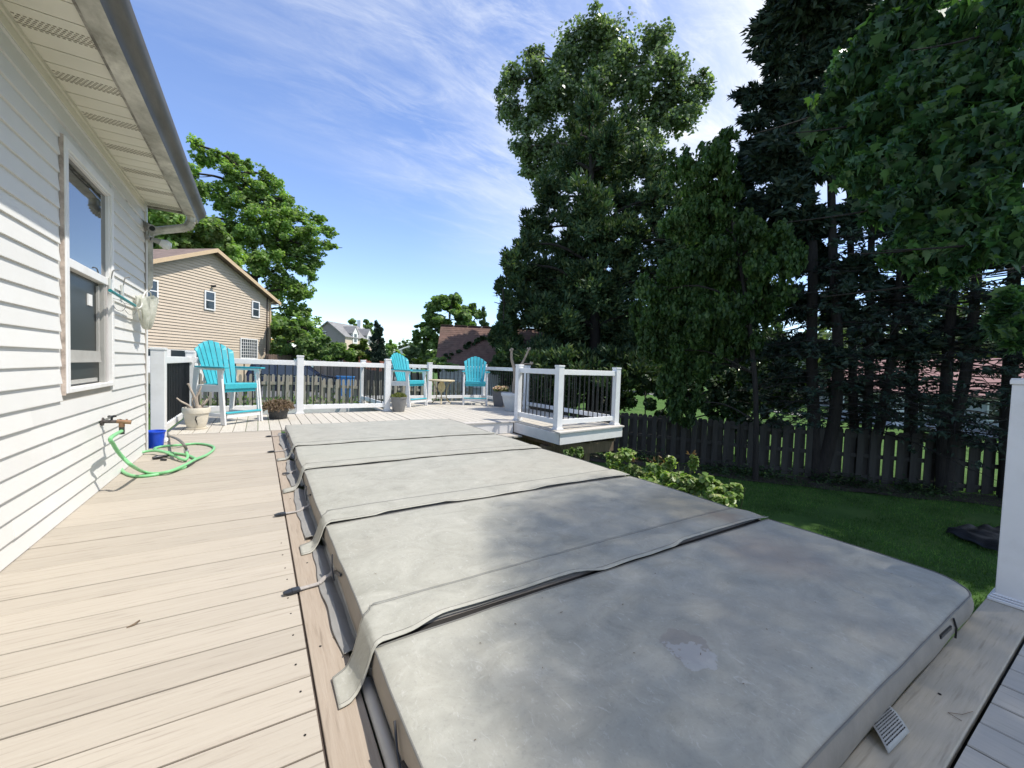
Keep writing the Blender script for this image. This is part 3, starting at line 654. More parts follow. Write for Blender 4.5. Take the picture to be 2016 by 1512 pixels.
def flap(s, gaps, wid=.20, lift=.010, ysh=-.03, tipx=.205):
    """hinge flap lying over a seam and drooping over the outer edge onto the deck"""
    ys = SEAM[s]
    prof = [(XR, None), ] 
    nu, nv = 120, 9
    dr = [(.345, .003), (.318, .0), (.303, -.018), (.290, -.05), (.274, -.085), (.255, -.108), (.235, -.116), (tipx+.012, -.118)]
    def fn(u, v):
        if u < .8:
            x = XR-.004 + (.36-XR)*(u/.8); zo = 0; k = 0
        else:
            w = (u-.8)/.2*(len(dr)-1); q = min(int(w), len(dr)-2); fr = w-q
            x = dr[q][0]+(dr[q+1][0]-dr[q][0])*fr; zo = dr[q][1]+(dr[q+1][1]-dr[q][1])*fr; k = (u-.8)/.2
        edge = ys - .024 - .004 + .006*noise.noise((x*1.3, s*5.1, 0))
        for a, c_, d in gaps:
            m_ = (a+c_)/2; h_ = (c_-a)/2
            if abs(x-m_) < h_*1.25: edge += d*sstep(h_*1.25, h_*.8, abs(x-m_))
        edge += k*ysh; w_ = wid*(1-.35*k)
        y = edge + v*(ys+wid-edge)*(1) if k == 0 else edge + v*w_
        zt = max(ztop(min(max(x, XL), XR), max(y, ys+.001), s), ztop(min(max(x, XL), XR), y, s-1) if y < ys else 0) if k < .05 else ztop(XL, ys+.1, s)
        z = zt + .004*(1-v) + .0016 + lift*math.exp(-((v-.5)/.28)**2)*(.45+.55*noise.noise((x*1.1, s, 2)))*(1-k) + .004*noise.noise((x*5, y*6, s))*(1-v)
        return (x, y+.014*k*noise.noise((k*3, v*2, s)), max(zt*0+z+zo, .006 + .004*v))
    mb = MB(); mb.grid(fn, nu, nv); fo = mb.build('seam_flap', cm, cov, True, solid=.0022)
    mb = MB()
    for v in (.10, .93): mb.tube([Vector(fn(u_/150, v))+Vector((0, 0, .0014)) for u_ in range(151)], .0011, 4)
    mb.build('stitch_line', pipe_m, fo); return fo
flap(1, [(.50, 1.22, .046), (1.85, 2.60, .034)], .20, .016, -.06, .19)
flap(2, [(.62, 1.05, .028), (1.75, 2.58, .024)], .18, .007, -.08, .18)
flap(3, [], .16, .006, -.22, .15)
flap(4, [], .16, .007, -.10, .15)
# skirt lying on the border board, between the seam flaps
for a, c_ in ((1.42, 2.36), (2.48, 3.46), (3.58, 4.50), (4.62, 6.25)):
    def fn(u, v):
        y = a+(c_-a)*u
        dr = [(.330, .03), (.318, .004), (.300, -.004), (.283, .004), (.264, .012), (.247, .007), (.238, .006)]
        w = v*(len(dr)-1); q = min(int(w), len(dr)-2); fr = w-q
        x = dr[q][0]+(dr[q+1][0]-dr[q][0])*fr; z = dr[q][1]+(dr[q+1][1]-dr[q][1])*fr
        x += v*(.022*noise.noise((y*2.1, 1.0, a)) + .012*noise.noise((y*6, 4.0, a))) - v*.012*math.sin(PI*u)
        z += .014*max(0, noise.noise((y*3.4, 6.0, a)))*v + (.01 if u in (0, 1) else 0)
        return (x, y, max(z, -.02 if v < .45 else .005))
    mb = MB(); mb.grid(fn, 70, 13); mb.build('skirt', skirt_m, cov, True, solid=.003)
strap_m = M('strap_webbing', (.36,.33,.30), .8, .15, 60)
for y, tw_, bxx in ((1.95, .12, .105), (2.975, .05, .10), (4.01, .9, .175), (5.07, .05, .095), (6.1, .03, .09)):
    p = smooth_path([(.330, y+.06, .05), (.305, y+.05, .034), (.285, y+.02, .030), (.262, y+.015, .026), (.235, y, .012), (.19, y-.004, .010), (bxx+.05, y-.012, .012)], 4)
    mb = MB()
    for i in range(len(p)-1): mb.bar(p[i], p[i+1], .022, .004)
    st = mb.build('strap', strap_m, cov)
    q = p[-1]; d = Vector((-1, -.12 if tw_ < .5 else 1.2, 0)).normalized(); e = q+d*.062
    mb = MB(); mb.bar(q-d*.004, q+d*.03, .030, .014, w2=.034, h2=.016); mb.bar(q+d*.03, e, .034, .016, w2=.020, h2=.007); mb.build('buckle', M('buckle_black', (.03,.033,.038), .4, .1) if 'buckle_black' not in MATS else MATS['buckle_black'], st, bevel=.004)
mb = MB(); lab = [Vector(p) for p in ((1.483,.405,.03),(1.609,.397,.03),(1.571,.335,.006),(1.430,.342,.005))]
A_, B_, C_, D_ = lab
def lb(u, v): p = (A_*(1-u)+B_*u)*(1-v)+(D_*(1-u)+C_*u)*v; return p+Vector((0, 0, .012*math.sin(PI*v)*.6+.003))
mb.grid(lambda u, v: tuple(lb(u, v)), 8, 8)
lo = mb.build('care_label', M('label_paper', (.34,.335,.31), .5, .1, 20), cov, True, solid=.001)
mb = MB(); random.seed(5)
for i in range(9):
    v = .2+.08*i; u = .06
    while u < .92:
        w = random.uniform(.02, .075); u2 = min(u+w, .94)
        q = [lb(u, v), lb(u2, v), lb(u2, v+.034), lb(u, v+.034)]
        mb.add([p+Vector((0, 0, .0016)) for p in q], [(0, 1, 2, 3)]); u = u2+.015
for i in range(3):
    q = [lb(.1+.22*i, .05), lb(.26+.22*i, .05), lb(.26+.22*i, .15), lb(.1+.22*i, .15)]
    mb.add([p+Vector((0, 0, .0016)) for p in q], [(0, 1, 2, 3)])
mb.build('print', dark_m, lo)
t = thing('leaf_litter', 'scattered tiny dry leaf bits and seeds on the grey spa cover', 'leaf litter', (1.5, 2.0, .13), kind='stuff')
nl = 150; lx = rng.uniform(.4, 2.6, nl); ly = .45+5.5*rng.random(nl)**1.6
zz_ = np.array([ztop(a, c_, max(i for i in range(5) if SEAM[i] <= c_)) for a, c_ in zip(lx, ly)])
th = rng.uniform(0, 2*PI, nl); X = np.stack([np.cos(th), np.sin(th), 0*th], 1); Y = np.stack([-np.sin(th), np.cos(th), 0*th+.1], 1)
poly_cloud('bits', np.stack([lx, ly, zz_+.0025], 1), X, unit(Y), rng.uniform(.0008, .0022, nl), rng.uniform(.003, .011, nl), [(-1,0),(1,0),(.6,1),(-.6,1)], wood_dark, t)
# twig on the boards, blade of dry grass
t = thing('twig', 'short dark twig caught in a gap between the deck boards', 'twig', (-.385, 1.97, 0))
mb = MB(); mb.tube([(-.405, 1.965, .001), (-.385, 1.970, .005), (-.370, 1.978, .012)], [.002, .004, .003], 6); mb.build('stick', wood_dark, t)
t = thing('pine_needles', 'few thin brown pine needles on the tan end board', 'needles', (1.80, .275, 0))
mb = MB(); mb.tube([(1.775, .30, .004), (1.80, .275, .006), (1.85, .262, .004)], .001, 4); mb.tube([(1.775, .30, .004), (1.768, .27, .004)], .001, 4); mb.tube([(.235, 1.55, .003), (.262, 1.46, .006)], .0012, 4); mb.build('needle', wood_dark, t)
# ---------------------------------------------------------------- railing
PW = .112
def post(x, y, label, h=1.06, z=0.0, trim=True, w=PW):
    t = thing('railing_post', label, 'post', (x, y, z), group='white railing posts')
    mb = MB(); mb.box(x-w/2, x+w/2, y-w/2, y+w/2, z, z+h-.03); mb.build('sleeve', white, t, bevel=.004)
    mb = MB(); c = w/2+.006
    mb.box(x-c, x+c, y-c, y+c, z+h-.03, z+h-.008); mb.prism([(x-c+.002, y-c+.002, z+h-.008), (x+c-.002, y-c+.002, z+h-.008), (x+c-.002, y+c-.002, z+h-.008), (x-c+.002, y+c-.002, z+h-.008)], (0, 0, .006)); mb.build('cap', white, t, bevel=.005)
    mb = MB()
    for k, (e, a, b_) in enumerate(((.020, 0, .016), (.014, .0165, .026), (.008, .0265, .034))):
        mb.box(x-w/2-e, x+w/2+e, y-w/2-e, y+w/2+e, z+a+.001, z+b_)
    mb.build('base_trim', white, t, bevel=.003); return t
def panel(p, q, label, n=None, z=0.0, top=1.0):
    p = Vector((p[0], p[1], 0)); q = Vector((q[0], q[1], 0)); d = (q-p).normalized(); p = p+d*(PW/2+.001); q = q-d*(PW/2+.001); L = (q-p).length
    t = thing('deck_railing', label, 'railing', tuple(p+(q-p)/2+Vector((0, 0, z))), group='white railing panels with black balusters')
    up = Vector((0, 0, 1))
    mb = MB(); mb.bar(p+up*(z+top-.045), q-up*0+up*(z+top-.045), .062, .09); mb.build('top_rail', white, t, bevel=.006)
    mb = MB(); mb.bar(p+up*(z+.125), q+up*(z+.125), .052, .085); mb.build('bottom_rail', white, t, bevel=.005)
    for e, s in ((p, 1), (q, -1)):
        for zz, hh in ((top-.045, .104), (.125, .098)):
            mb = MB(); mb.bar(e+d*s*.001+up*(z+zz), e+d*s*.014+up*(z+zz), .076, hh); mb.build('bracket', white, t, bevel=.003)
    n = n or max(2, int(round(L/.122)))
    for i in range(n):
        c_ = p+(q-p)*((i+.5)/n); mb = MB(); mb.tube([c_+up*(z+.169), c_+up*(z+top-.091)], .0095, 10); mb.build('baluster', black_m, t, True)
    return t
PT = {'corner': (-.985, 6.17), 'back': (-.975, 8.60), 'mid': (.66, 8.60), 'step': (2.30, 8.66), 'far': (2.22, 10.66), 'far2': (3.97, 10.66), 'farR': (5.66, 10.66),
      'side': (5.655, 8.4), 'frontR': (5.655, 5.42), 'front': (4.215, 5.30), 'inner': (4.215, 6.52), 'near': (2.955, .318)}
LB = {'corner': 'white railing post beside the house corner behind the blue bucket', 'back': 'white railing post half hidden behind the bare potted plant and turquoise chair',
      'mid': 'white railing post behind the pot of dead brown flowers', 'step': 'white railing post with the small green potted plant at its foot',
      'far': 'white railing post at the far end of the dark oblique railing panel', 'far2': 'white railing post behind the round bistro table',
      'farR': 'white railing post just right of the farthest turquoise chair', 'side': 'white railing post behind the tall bare trunk in the pale pot',
      'frontR': 'white railing post at the outer right corner of the raised bump-out', 'front': 'white railing post at the front corner of the bump-out nearest the spa cover',
      'inner': 'white railing post in front of the pale pot with the bare trunk', 'near': 'large white post cut off by the right edge, on the tan end board'}
for k, (x, y) in PT.items(): post(x, y, LB[k], 1.10 if k in ('corner', 'back', 'mid', 'step') else 1.07 if k != 'near' else 1.03, w=.128 if k == 'corner' else PW)
for a, c_, l in (('corner', 'back', 'railing panel seen end-on behind the cracked cream pot'), ('back', 'mid', 'railing panel behind the nearest turquoise chair and dead flowers'),
                 ('mid', 'step', 'railing panel in front of the dark blue car and weathered fence'), ('step', 'far', 'dark oblique railing panel left of the second turquoise chair'),
                 ('far', 'far2', 'railing panel behind the second turquoise chair'), ('far2', 'farR', 'railing panel behind the bistro table and farthest chair'),
                 ('farR', 'side', 'railing panel behind the grey square planter of flowers'), ('side', 'frontR', 'long outer railing panel seen through the bump-out balusters'),
                 ('front', 'frontR', 'front railing panel of the bump-out facing the rose bushes'), ('inner', 'front', 'short railing panel along the spa side of the bump-out')):
    panel(PT[a], PT[c_], l)
# ---------------------------------------------------------------- chairs
def make_chair(label):
    t = thing('bar_chair', label, 'chair', (0, 0, 0), 0, 'turquoise and white high deck chairs')
    SZ = .62
    rec = .30        # back recline
    def backp(z, dy=0):
        k = (z-SZ+.06); return .16 + k*rec + dy
    n = 7
    for i in range(n):
        s = (i-(n-1)/2)/((n-1)/2)
        zt = 1.285-.10*s*s
        xb = s*.205; xt = s*.268
        wb, wt = .059, .077
        z0 = SZ-.03
        y0b, y1b = backp(z0), backp(zt)
        # curved (dished) back: outer slats stand forward
        cdish = -.045*s*s
        seg = 6; vs = []; fs = []
        for q in range(seg+1):
            u = q/seg; z = z0+(zt-z0)*u; x = xb+(xt-xb)*u; w = wb+(wt-wb)*u; y = y0b+(y1b-y0b)*u+cdish
            sl_ = .012*s
            if q == seg:
                zl = z-.05*max(0, -s)-.012; zr = z-.05*max(0, s)-.012
            else: zl = zr = z
            vs += [(x-w/2, y-sl_*-1, zl), (x+w/2, y-sl_, zr), (x+w/2, y-sl_+.021, zr), (x-w/2, y+sl_+.021, zl)]
        for q in range(seg):
            o = q*4
            fs += [(o, o+1, o+5, o+4), (o+1, o+2, o+6, o+5), (o+2, o+3, o+7, o+6), (o+3, o, o+4, o+7)]
        fs += [(0, 3, 2, 1), (seg*4, seg*4+1, seg*4+2, seg*4+3)]
        mb = MB(); mb.add(vs, fs); mb.build('back_slat', teal, t, bevel=.004)
    for z, w in ((.94, .50), (SZ+.03, .44)):
        mb = MB(); y = backp(z)+.058; mb.bar((-w/2, y-.018, z), (w/2, y-.018, z), .03, .07, up=(0, -.28, 1)); mb.build('back_rail', white_poly, t, bevel=.004)
    for i, (y, z, dz) in enumerate(((-.235, SZ+.0, .004), (-.145, SZ-.002, 0), (-.055, SZ-.006, 0), (.035, SZ-.012, 0), (.12, SZ-.018, 0))):
        mb = MB(); mb.box(-.262, .262, y-.042, y+.042, z-.024, z); mb.build('seat_slat', teal, t, bevel=.007)
    mb = MB(); mb.box(-.262, .262, -.292, -.272, SZ-.085, SZ-.006); mb.build('seat_front', teal, t, bevel=.006)
    mb = MB(); mb.box(-.255, .255, -.268, -.246, SZ-.135, SZ-.086); mb.build('seat_apron', teal, t, bevel=.006)
    for s in (-1, 1):
        x = s*.305
        mb = MB(); mb.prism([(x-.013, -.36, 0), (x-.013, -.27, 0), (x-.013, -.185, .845), (x-.013, -.30, .845), (x-.013, -.30, .78), (x-.013, -.275, .74)], (.026, 0, 0))
        mb.build('leg', white_poly, t, bevel=.004)
        mb = MB(); mb.bar((x+s*.0135-s*.031, -.318, 0.0), (x-s*.0175, -.243, .78), .034, .024); mb.build('leg_facing', white_poly, t, bevel=.003)
        mb = MB(); mb.prism([(x-.013, .29, 0), (x-.013, .375, 0), (x-.013, .295, .845), (x-.013, .20, .845)], (.026, 0, 0)); mb.build('leg', white_poly, t, bevel=.004)
        mb = MB(); mb.prism([(x-s*.015-.012, -.26, SZ-.125), (x-s*.015-.012, .30, SZ-.15), (x-s*.015-.012, .28, SZ-.035), (x-s*.015-.012, -.26, SZ-.027)], (.024, 0, 0), ); mb.build('side_rail', white_poly, t, bevel=.003)
        mb = MB(); mb.prism([(x-s*.028-.011, -.30, .115), (x-s*.028-.011, .32, .10), (x-s*.028-.011, .32, .155), (x-s*.028-.011, -.30, .165)], (.022, 0, 0)); mb.build('stretcher', white_poly, t, bevel=.003)
        xi = x-s*.045; xo = x+s*.055
        mb = MB(); mb.prism([(xi, -.37, .847), (xo-s*.02, -.37, .847), (xo, -.33, .847), (xo, -.1, .847), (xo-s*.035, .27, .847), (xi+s*.02, .27, .847), (xi, -.05, .847)], (0, 0, .024)); mb.build('arm', teal, t, bevel=.006)
        mb = MB(); mb.bar((x, -.30, .83), (x, .25, .83), .05, .03); mb.build('arm_support', white_poly, t, bevel=.003)
    mb = MB(); mb.box(-.29, .29, -.36, -.27, .168, .19); mb.build('footrest', teal, t, bevel=.006)
    mb = MB(); mb.box(-.275, .275, -.345, -.323, .10, .166); mb.build('footrest_rail', white_poly, t, bevel=.003)
    return t
ch = make_chair('nearest turquoise high chair between the cream pot and dead flowers')
spots = [(-.41, 7.80, 40.5, None), (3.07, 9.70, 31, 'turquoise high chair left of the bistro table by the small green plant'), (4.88, 9.70, -24.6, 'turquoise high chair facing straight ahead right of the bistro table')]
for i, (x, y, a, l) in enumerate(spots):
    o = ch if i == 0 else copy_tree(ch)
    o.location = (x, y, .001); o.rotation_euler = (0, 0, math.radians(a))
    if l: o['label'] = l
# ---------------------------------------------------------------- bistro table
tan_p = M('tan_iron', (.42,.34,.19), .5, .25, 20, dirt=(.16,.09,.04), dscale=14, damt=.7)
tbx, tby = 4.03, 9.93
t = thing('bistro_table', 'small round tan iron table with curved legs between two turquoise chairs', 'table', (tbx, tby, 0))
mb = MB(); mb.lathe([(0, .590), (.32, .590), (.337, .598), (.34, .612), (.335, .622), (.32, .626), (0, .626)], (tbx, tby, 0), 40); mb.build('top', M('stone_top', (.56,.47,.30), .6, .2, 9, dirt=(.33,.24,.13), dscale=6, damt=.5), t, True)
for i in range(3):
    a = math.radians(-113+120*i); c_, s_ = math.cos(a), math.sin(a)
    mb = MB(); pr = smooth_path([(.30, .585), (.22, .50), (.165, .38), (.145, .26), (.15, .17), (.20, .08), (.285, .008)], 5)
    pr = smooth_path([(tbx+r*c_, tby+r*s_, z) for r, z in ((.30, .585), (.22, .50), (.165, .38), (.145, .26), (.15, .17), (.20, .08), (.285, .012))], 5)
    mb.tube(pr, .0125, 8); mb.build('leg', tan_p, t, True)
mb = MB(); mb.lathe([(0.012, .10), (.02, .14), (.012, .2), (.012, .30)], (tbx, tby, 0), 12)
for i in range(3):
    a = math.radians(-113+120*i); mb.tube([(tbx, tby, .17), (tbx+.15*math.cos(a), tby+.15*math.sin(a), .165)], .008, 6)
mb.build('centre_stem', tan_p, t, True)
fw = Vector((-tbx, -tby, 0)).normalized(); sd = Vector((fw.y, -fw.x, 0))
mb = MB(); pl_ = []
for i in range(20):
    a = 2*PI*i/20; w = .098*(1 - .18*max(0, -math.sin(a))); pl_.append(Vector((tbx, tby, .44))+fw*.11+sd*(w*math.cos(a))+Vector((0, 0, .145*math.sin(a))))
mb.prism(pl_, fw*-.014); mb.build('medallion', M('stone_medallion', (.50,.43,.23), .6, .15, 12), t, bevel=.004)
# ---------------------------------------------------------------- pots
def stem_tube(mb, pts, r0, r1, n=7):
    p = smooth_path(pts, 5); mb.tube(p, [r0+(r1-r0)*i/(len(p)-1) for i in range(len(p))], n)
stem_m = M('bare_stem', (.30,.22,.16), .85, .35, 14, (1,1,.4), bmp=.5, bscale=40, bdist=.006)
pale_stem = M('pale_stem', (.42,.35,.28), .85, .3, 14, bmp=.5, bscale=40, bdist=.006)
x, y = -.735, 7.12
t = thing('potted_plant', 'cracked cream pot with leafless cut stems beside the nearest chair', 'potted plant', (x, y, 0), group='plant pots')
mb = MB(); mb.lathe([(.105, .0), (.112, .018), (.10, .02), (.103, .028), (.128, .10), (.14, .19), (.145, .225), (.158, .228), (.163, .285), (.158, .302), (.146, .302), (.142, .25), (0, .25)], (x, y, 0), 44); mb.build('pot', M('cream_pot', (.66,.60,.49), .45, .12, 7, dirt=(.40,.35,.27), dscale=4, damt=.5), t, True)
mb = MB(); mb.lathe([(0, .002), (.125, .002), (.132, .02), (.118, .022), (.112, .012), (0, .012)], (x, y, 0), 36); mb.build('saucer', MATS['cream_pot'], t, True)
dv = Vector((-x, -y, 0)).normalized(); sdv = Vector((-dv.y, dv.x, 0))
mb = MB(); ck = [(-.012, .19), (.0, .175), (.004, .15), (-.006, .13), (-.010, .09), (-.016, .06), (-.004, .09), (.006, .12), (.018, .15), (.010, .17), (.012, .19)]
mb.prism([Vector((x, y, 0))+dv*(.118+.10*(zz-.05) + .012)+sdv*(-ss)+Vector((0, 0, zz)) for ss, zz in ck], dv*-.02); mb.build('crack', dark_m, t)
mb = MB(); mb.lathe([(0, .262), (.14, .255), (.142, .24)], (x, y, 0), 24); mb.build('soil', soil, t)
mb = MB()
stem_tube(mb, [(x+.01, y, .25), (x-.01, y, .40), (x-.05, y-.01, .52), (x-.085, y, .615)], .020, .012); mb.lathe([(0, -.012), (.017, -.006), (.018, .008), (0, .014)], (x-.09, y, .622), 10)
stem_tube(mb, [(x-.03, y-.02, .25), (x-.08, y-.04, .33), (x-.16, y-.05, .39), (x-.21, y-.05, .44)], .016, .009)
stem_tube(mb, [(x+.03, y+.01, .25), (x+.0, y+.0, .42), (x+.03, y+.01, .52), (x+.05, y+.01, .60)], .020, .011)
stem_tube(mb, [(x+.03, y, .25), (x+.05, y, .30), (x+.09, y-.01, .36), (x+.12, y, .42)], .018, .008)
stem_tube(mb, [(x-.02, y+.02, .25), (x-.05, y+.05, .38), (x-.04, y+.06, .46)], .016, .01)
mb.lathe([(.03, .25), (.045, .275), (.03, .315), (.02, .33)], (x+.03, y-.01, 0), 10)
for i in range(9):
    a = random.uniform(-1.2, 1.2); stem_tube(mb, [(x+.05, y, .29), (x+.09+.03*math.sin(a), y+.02*math.cos(a*3), .35+.02*a), (x+.10+.05*math.sin(a*2), y, .40+.05*a)], .006, .002, 5)
mb.build('stems', pale_stem, t, True)
x, y = .285, 7.98
t = thing('potted_plant', 'dark ribbed pot overflowing with dead brown flowers by the railing', 'potted plant', (x, y, 0), group='plant pots')
mb = MB(); mb.lathe([(.125, 0), (.13, .01), (.14, .05), (.142, .055), (.138, .06), (.152, .12), (.154, .125), (.150, .13), (.162, .20), (.172, .205), (.172, .225), (.16, .225), (.155, .19), (0, .19)], (x, y, 0), 40); mb.build('pot', M('charcoal_pot', (.055,.055,.055), .5, .2, 10), t, True)
n = 2600; th = rng.uniform(0, 2*PI, n); rr = np.sqrt(rng.random(n))*.235; hh = rng.random(n)
P = np.stack([x+rr*np.cos(th), y+rr*np.sin(th), .215+.11*hh*(1-(rr/.30)**2)-np.where(rr > .165, (rr-.165)*1.3*rng.random(n), 0)], 1)
X = unit(rng.normal(0, 1, (n, 3))); Y = unit(np.cross(X, rng.normal(0, 1, (n, 3))))
dead = leaf_mat('dead_foliage', (.15,.10,.065), (.23,.165,.115), (.33,.25,.185), .2, .8, .1)
poly_cloud('dead_flowers', P, X, Y, rng.uniform(.004, .010, n), rng.uniform(.02, .05, n), [(-1,0),(1,0),(.5,1),(-.5,1)], dead, t)
x, y = 2.50, 8.50
t = thing('potted_plant', 'round grey pot with small green and yellow plant against the post', 'potted plant', (x, y, 0), group='plant pots')
mb = MB(); mb.lathe([(.115, 0), (.12, .01), (.16, .28), (.172, .285), (.172, .312), (.158, .312), (.15, .27), (0, .27)], (x, y, 0), 40); mb.build('pot', M('grey_pot', (.20,.20,.195), .6, .1, 8), t, True)
n = 1500; th = rng.uniform(0, 2*PI, n); rr = np.sqrt(rng.random(n))*.165
P = np.stack([x+rr*np.cos(th), y+rr*np.sin(th), .29+.10*rng.random(n)*(1-(rr/.2)**2)], 1)
X = unit(rng.normal(0, 1, (n, 3))); Y = unit(np.stack([rng.normal(0, .6, n), rng.normal(0, .6, n), np.ones(n)], 1)); X = unit(np.cross(X, Y))
herb = leaf_mat('herb_leaves', (.08,.13,.03), (.18,.20,.06), (.36,.33,.12), .3)
poly_cloud('leaves', P, X, Y, rng.uniform(.006, .014, n), rng.uniform(.015, .04, n), [(0,0),(1,.5),(0,1),(-1,.5)], herb, t)
x, y = 5.26, 8.98
t = thing('potted_plant', 'tall square charcoal planter with pink and yellow flowers by the far railing', 'potted plant', (x, y, 0), group='plant pots')
mb = MB(); mb.T = Matrix.Translation((x, y, 0)) @ Matrix.Rotation(.5, 4, 'Z')
for a, c_ in ((0, 1),):
    b0, b1 = .125, .165
    mb.add([(-b0,-b0,0),(b0,-b0,0),(b0,b0,0),(-b0,b0,0),(-b1,-b1,.40),(b1,-b1,.40),(b1,b1,.40),(-b1,b1,.40),(-b1+.02,-b1+.02,.40),(b1-.02,-b1+.02,.40),(b1-.02,b1-.02,.40),(-b1+.02,b1-.02,.40),(-b1+.02,-b1+.02,.36),(b1-.02,-b1+.02,.36),(b1-.02,b1-.02,.36),(-b1+.02,b1-.02,.36)],
           [(0,3,2,1),(0,1,5,4),(1,2,6,5),(2,3,7,6),(3,0,4,7),(4,5,9,8),(5,6,10,9),(6,7,11,10),(7,4,8,11),(8,9,13,12),(9,10,14,13),(10,11,15,14),(11,8,12,15),(12,13,14,15)])
mb.build('pot', M('slate_pot', (.115,.115,.12), .6, .12, 8), t, bevel=.005)
n = 900; th = rng.uniform(0, 2*PI, n); rr = np.sqrt(rng.random(n))*.19
P = np.stack([x+rr*np.cos(th), y+rr*np.sin(th), .38+.13*rng.random(n)*(1-(rr/.3)**2)], 1)
X = unit(rng.normal(0, 1, (n, 3))); Y = unit(np.cross(X, rng.normal(0, 1, (n, 3))))
poly_cloud('leaves', P, X, Y, rng.uniform(.008, .016, n), rng.uniform(.02, .045, n), [(0,0),(1,.5),(0,1),(-1,.5)], leaf_mat('planter_leaves', (.05,.09,.02), (.10,.14,.04), (.20,.2,.06), .3), t)
n = 120; th = rng.uniform(0, 2*PI, n); rr = np.sqrt(rng.random(n))*.2
P = np.stack([x+rr*np.cos(th), y+rr*np.sin(th), .47+.07*rng.random(n)-rr*.2], 1)
X = unit(rng.normal(0, 1, (n, 3))); Y = unit(np.cross(X, rng.normal(0, 1, (n, 3))))
poly_cloud('blossoms', P-Y*.02, X, Y, rng.uniform(.016, .026, n), rng.uniform(.03, .05, n), [(0,0),(.9,.25),(.9,.75),(0,1),(-.9,.75),(-.9,.25)], leaf_mat('petals', (.62,.32,.26), (.72,.52,.36), (.80,.70,.55), .3), t)
x, y = 5.02, 8.02
t = thing('potted_plant', 'pale rounded pot with a tall forked bare trunk behind the inner post', 'potted plant', (x, y, 0), group='plant pots')
mb = MB(); mb.lathe([(.15, 0), (.165, .03), (.16, .035), (.17, .05), (.22, .20), (.25, .34), (.268, .345), (.275, .40), (.265, .42), (.25, .42), (.24, .36), (0, .36)], (x, y, 0), 44); mb.build('pot', M('pale_pot', (.55,.57,.57), .45, .08, 7, dirt=(.42,.40,.36), dscale=4, damt=.4), t, True)
mb = MB(); mb.lathe([(0, .385), (.24, .375), (.242, .36)], (x, y, 0), 24); mb.build('soil', soil, t)
mb = MB()
vr = Vector((AR.x, AR.y, 0)).normalized()
def vp(s, z, d=0): p = Vector((x, y, 0))+vr*s; return (p.x, p.y, z)
stem_tube(mb, [vp(.035, .36), vp(.02, .55), vp(.035, .80), vp(-.0, 1.02), vp(-.055, 1.2), vp(-.06, 1.40)], .048, .028, 10)
stem_tube(mb, [vp(.035, .80), vp(.09, .98), vp(.20, 1.12), vp(.28, 1.30), vp(.34, 1.44)], .034, .022, 10)
stem_tube(mb, [vp(.17, 1.07), vp(.25, 1.10), vp(.40, 1.10)], .018, .012)
for s, z in ((-.09, 1.405), (-.04, 1.42), (-.06, 1.43), (.31, 1.45), (.36, 1.46), (.345, 1.43), (.41, 1.105), (.39, 1.13), (.43, 1.12)):
    q = vp(s, z); mb.lathe([(0, -.028), (.022, -.015), (.024, .008), (.012, .026), (0, .03)], q, 8)
mb.build('trunk', M('pollard_bark', (.33,.27,.21), .85, .3, 12, (1,1,.4), bmp=.5, bscale=40, bdist=.006), t, True)
# ---------------------------------------------------------------- fences
def ony(x, y, Y):
    d = ray(x, y); return EYE + d*(Y/d.y)
def fence(label, pts, h, mat, pitch=.118, w=.138, topfn=None, warp=.01, group=None, rails=(.25, .82), th=.018, sag=0):
    p, q = Vector((pts[0][0], pts[0][1], 0)), Vector((pts[1][0], pts[1][1], 0)); L = (q-p).length; d = (q-p)/L; nrm = Vector((d.y, -d.x, 0))
    t = thing('picket_fence', label, 'fence', tuple(p+d*L/2+Vector((0, 0, gz(*(p+d*L/2).xy)))), group=group)
    n = int(L/pitch)
    for i in range(n):
        s = (i+.5)*pitch; c = p+d*s; side = 1 if i % 2 else -1
        g = gz(c.x, c.y); top = topfn(s) if topfn else g+h
        top += random.uniform(-.012, .012); lean = random.uniform(-warp, warp)
        o = c+nrm*side*.03; ww = w*random.uniform(.95, 1.03)/2
        a = [(-ww, 0), (ww, 0), (ww+lean, top-g-.05-.05), (ww*.55+lean, top-g-.05), (-ww*.55+lean, top-g-.05), (-ww+lean, top-g-.05-.05)]
        mb = MB(); mb.prism([o+d*x_+Vector((0, 0, g+.05+z_)) for x_, z_ in a], nrm*side*th); mb.build('picket', mat, t)
    for r in rails:
        mb = MB(); z0 = gz(*p.xy); z1 = gz(*q.xy); t0 = (topfn(0)-z0) if topfn else h; t1 = (topfn(L)-z1) if topfn else h
        mb.bar(p+Vector((0, 0, z0+r*t0)), q+Vector((0, 0, z1+r*t1)), .036, .085); mb.build('rail', mat, t)
    k = max(1, int(L/2.4))
    for i in range(k+1):
        c = p+d*(L*i/k); g = gz(c.x, c.y); tt = topfn(min(L, L*i/k)) if topfn else g+h
        mb = MB(); mb.box(c.x-.028, c.x+.028, c.y-.028, c.y+.028, g-.2, tt-.06); mb.build('post', mat, t)
    return t
random.seed(21)
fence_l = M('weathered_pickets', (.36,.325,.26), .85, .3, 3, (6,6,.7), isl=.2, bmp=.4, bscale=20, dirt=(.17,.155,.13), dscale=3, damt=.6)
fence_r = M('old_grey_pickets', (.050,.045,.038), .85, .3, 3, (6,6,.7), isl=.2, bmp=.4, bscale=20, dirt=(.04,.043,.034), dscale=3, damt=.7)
YF = 13.4
zt_a = ony(600, 740, YF).z; zt_b = ony(665, 747, YF).z
xa = ony(631, 745, YF).x
fence('weathered picket fence behind the left railing, its taller part beside the parked car', ((-4.4, YF), (xa, YF)), 1.0, fence_l, pitch=.112, w=.078, topfn=lambda s: zt_a+.02, warp=.03, group='weathered picket fences', rails=(.3, .78))
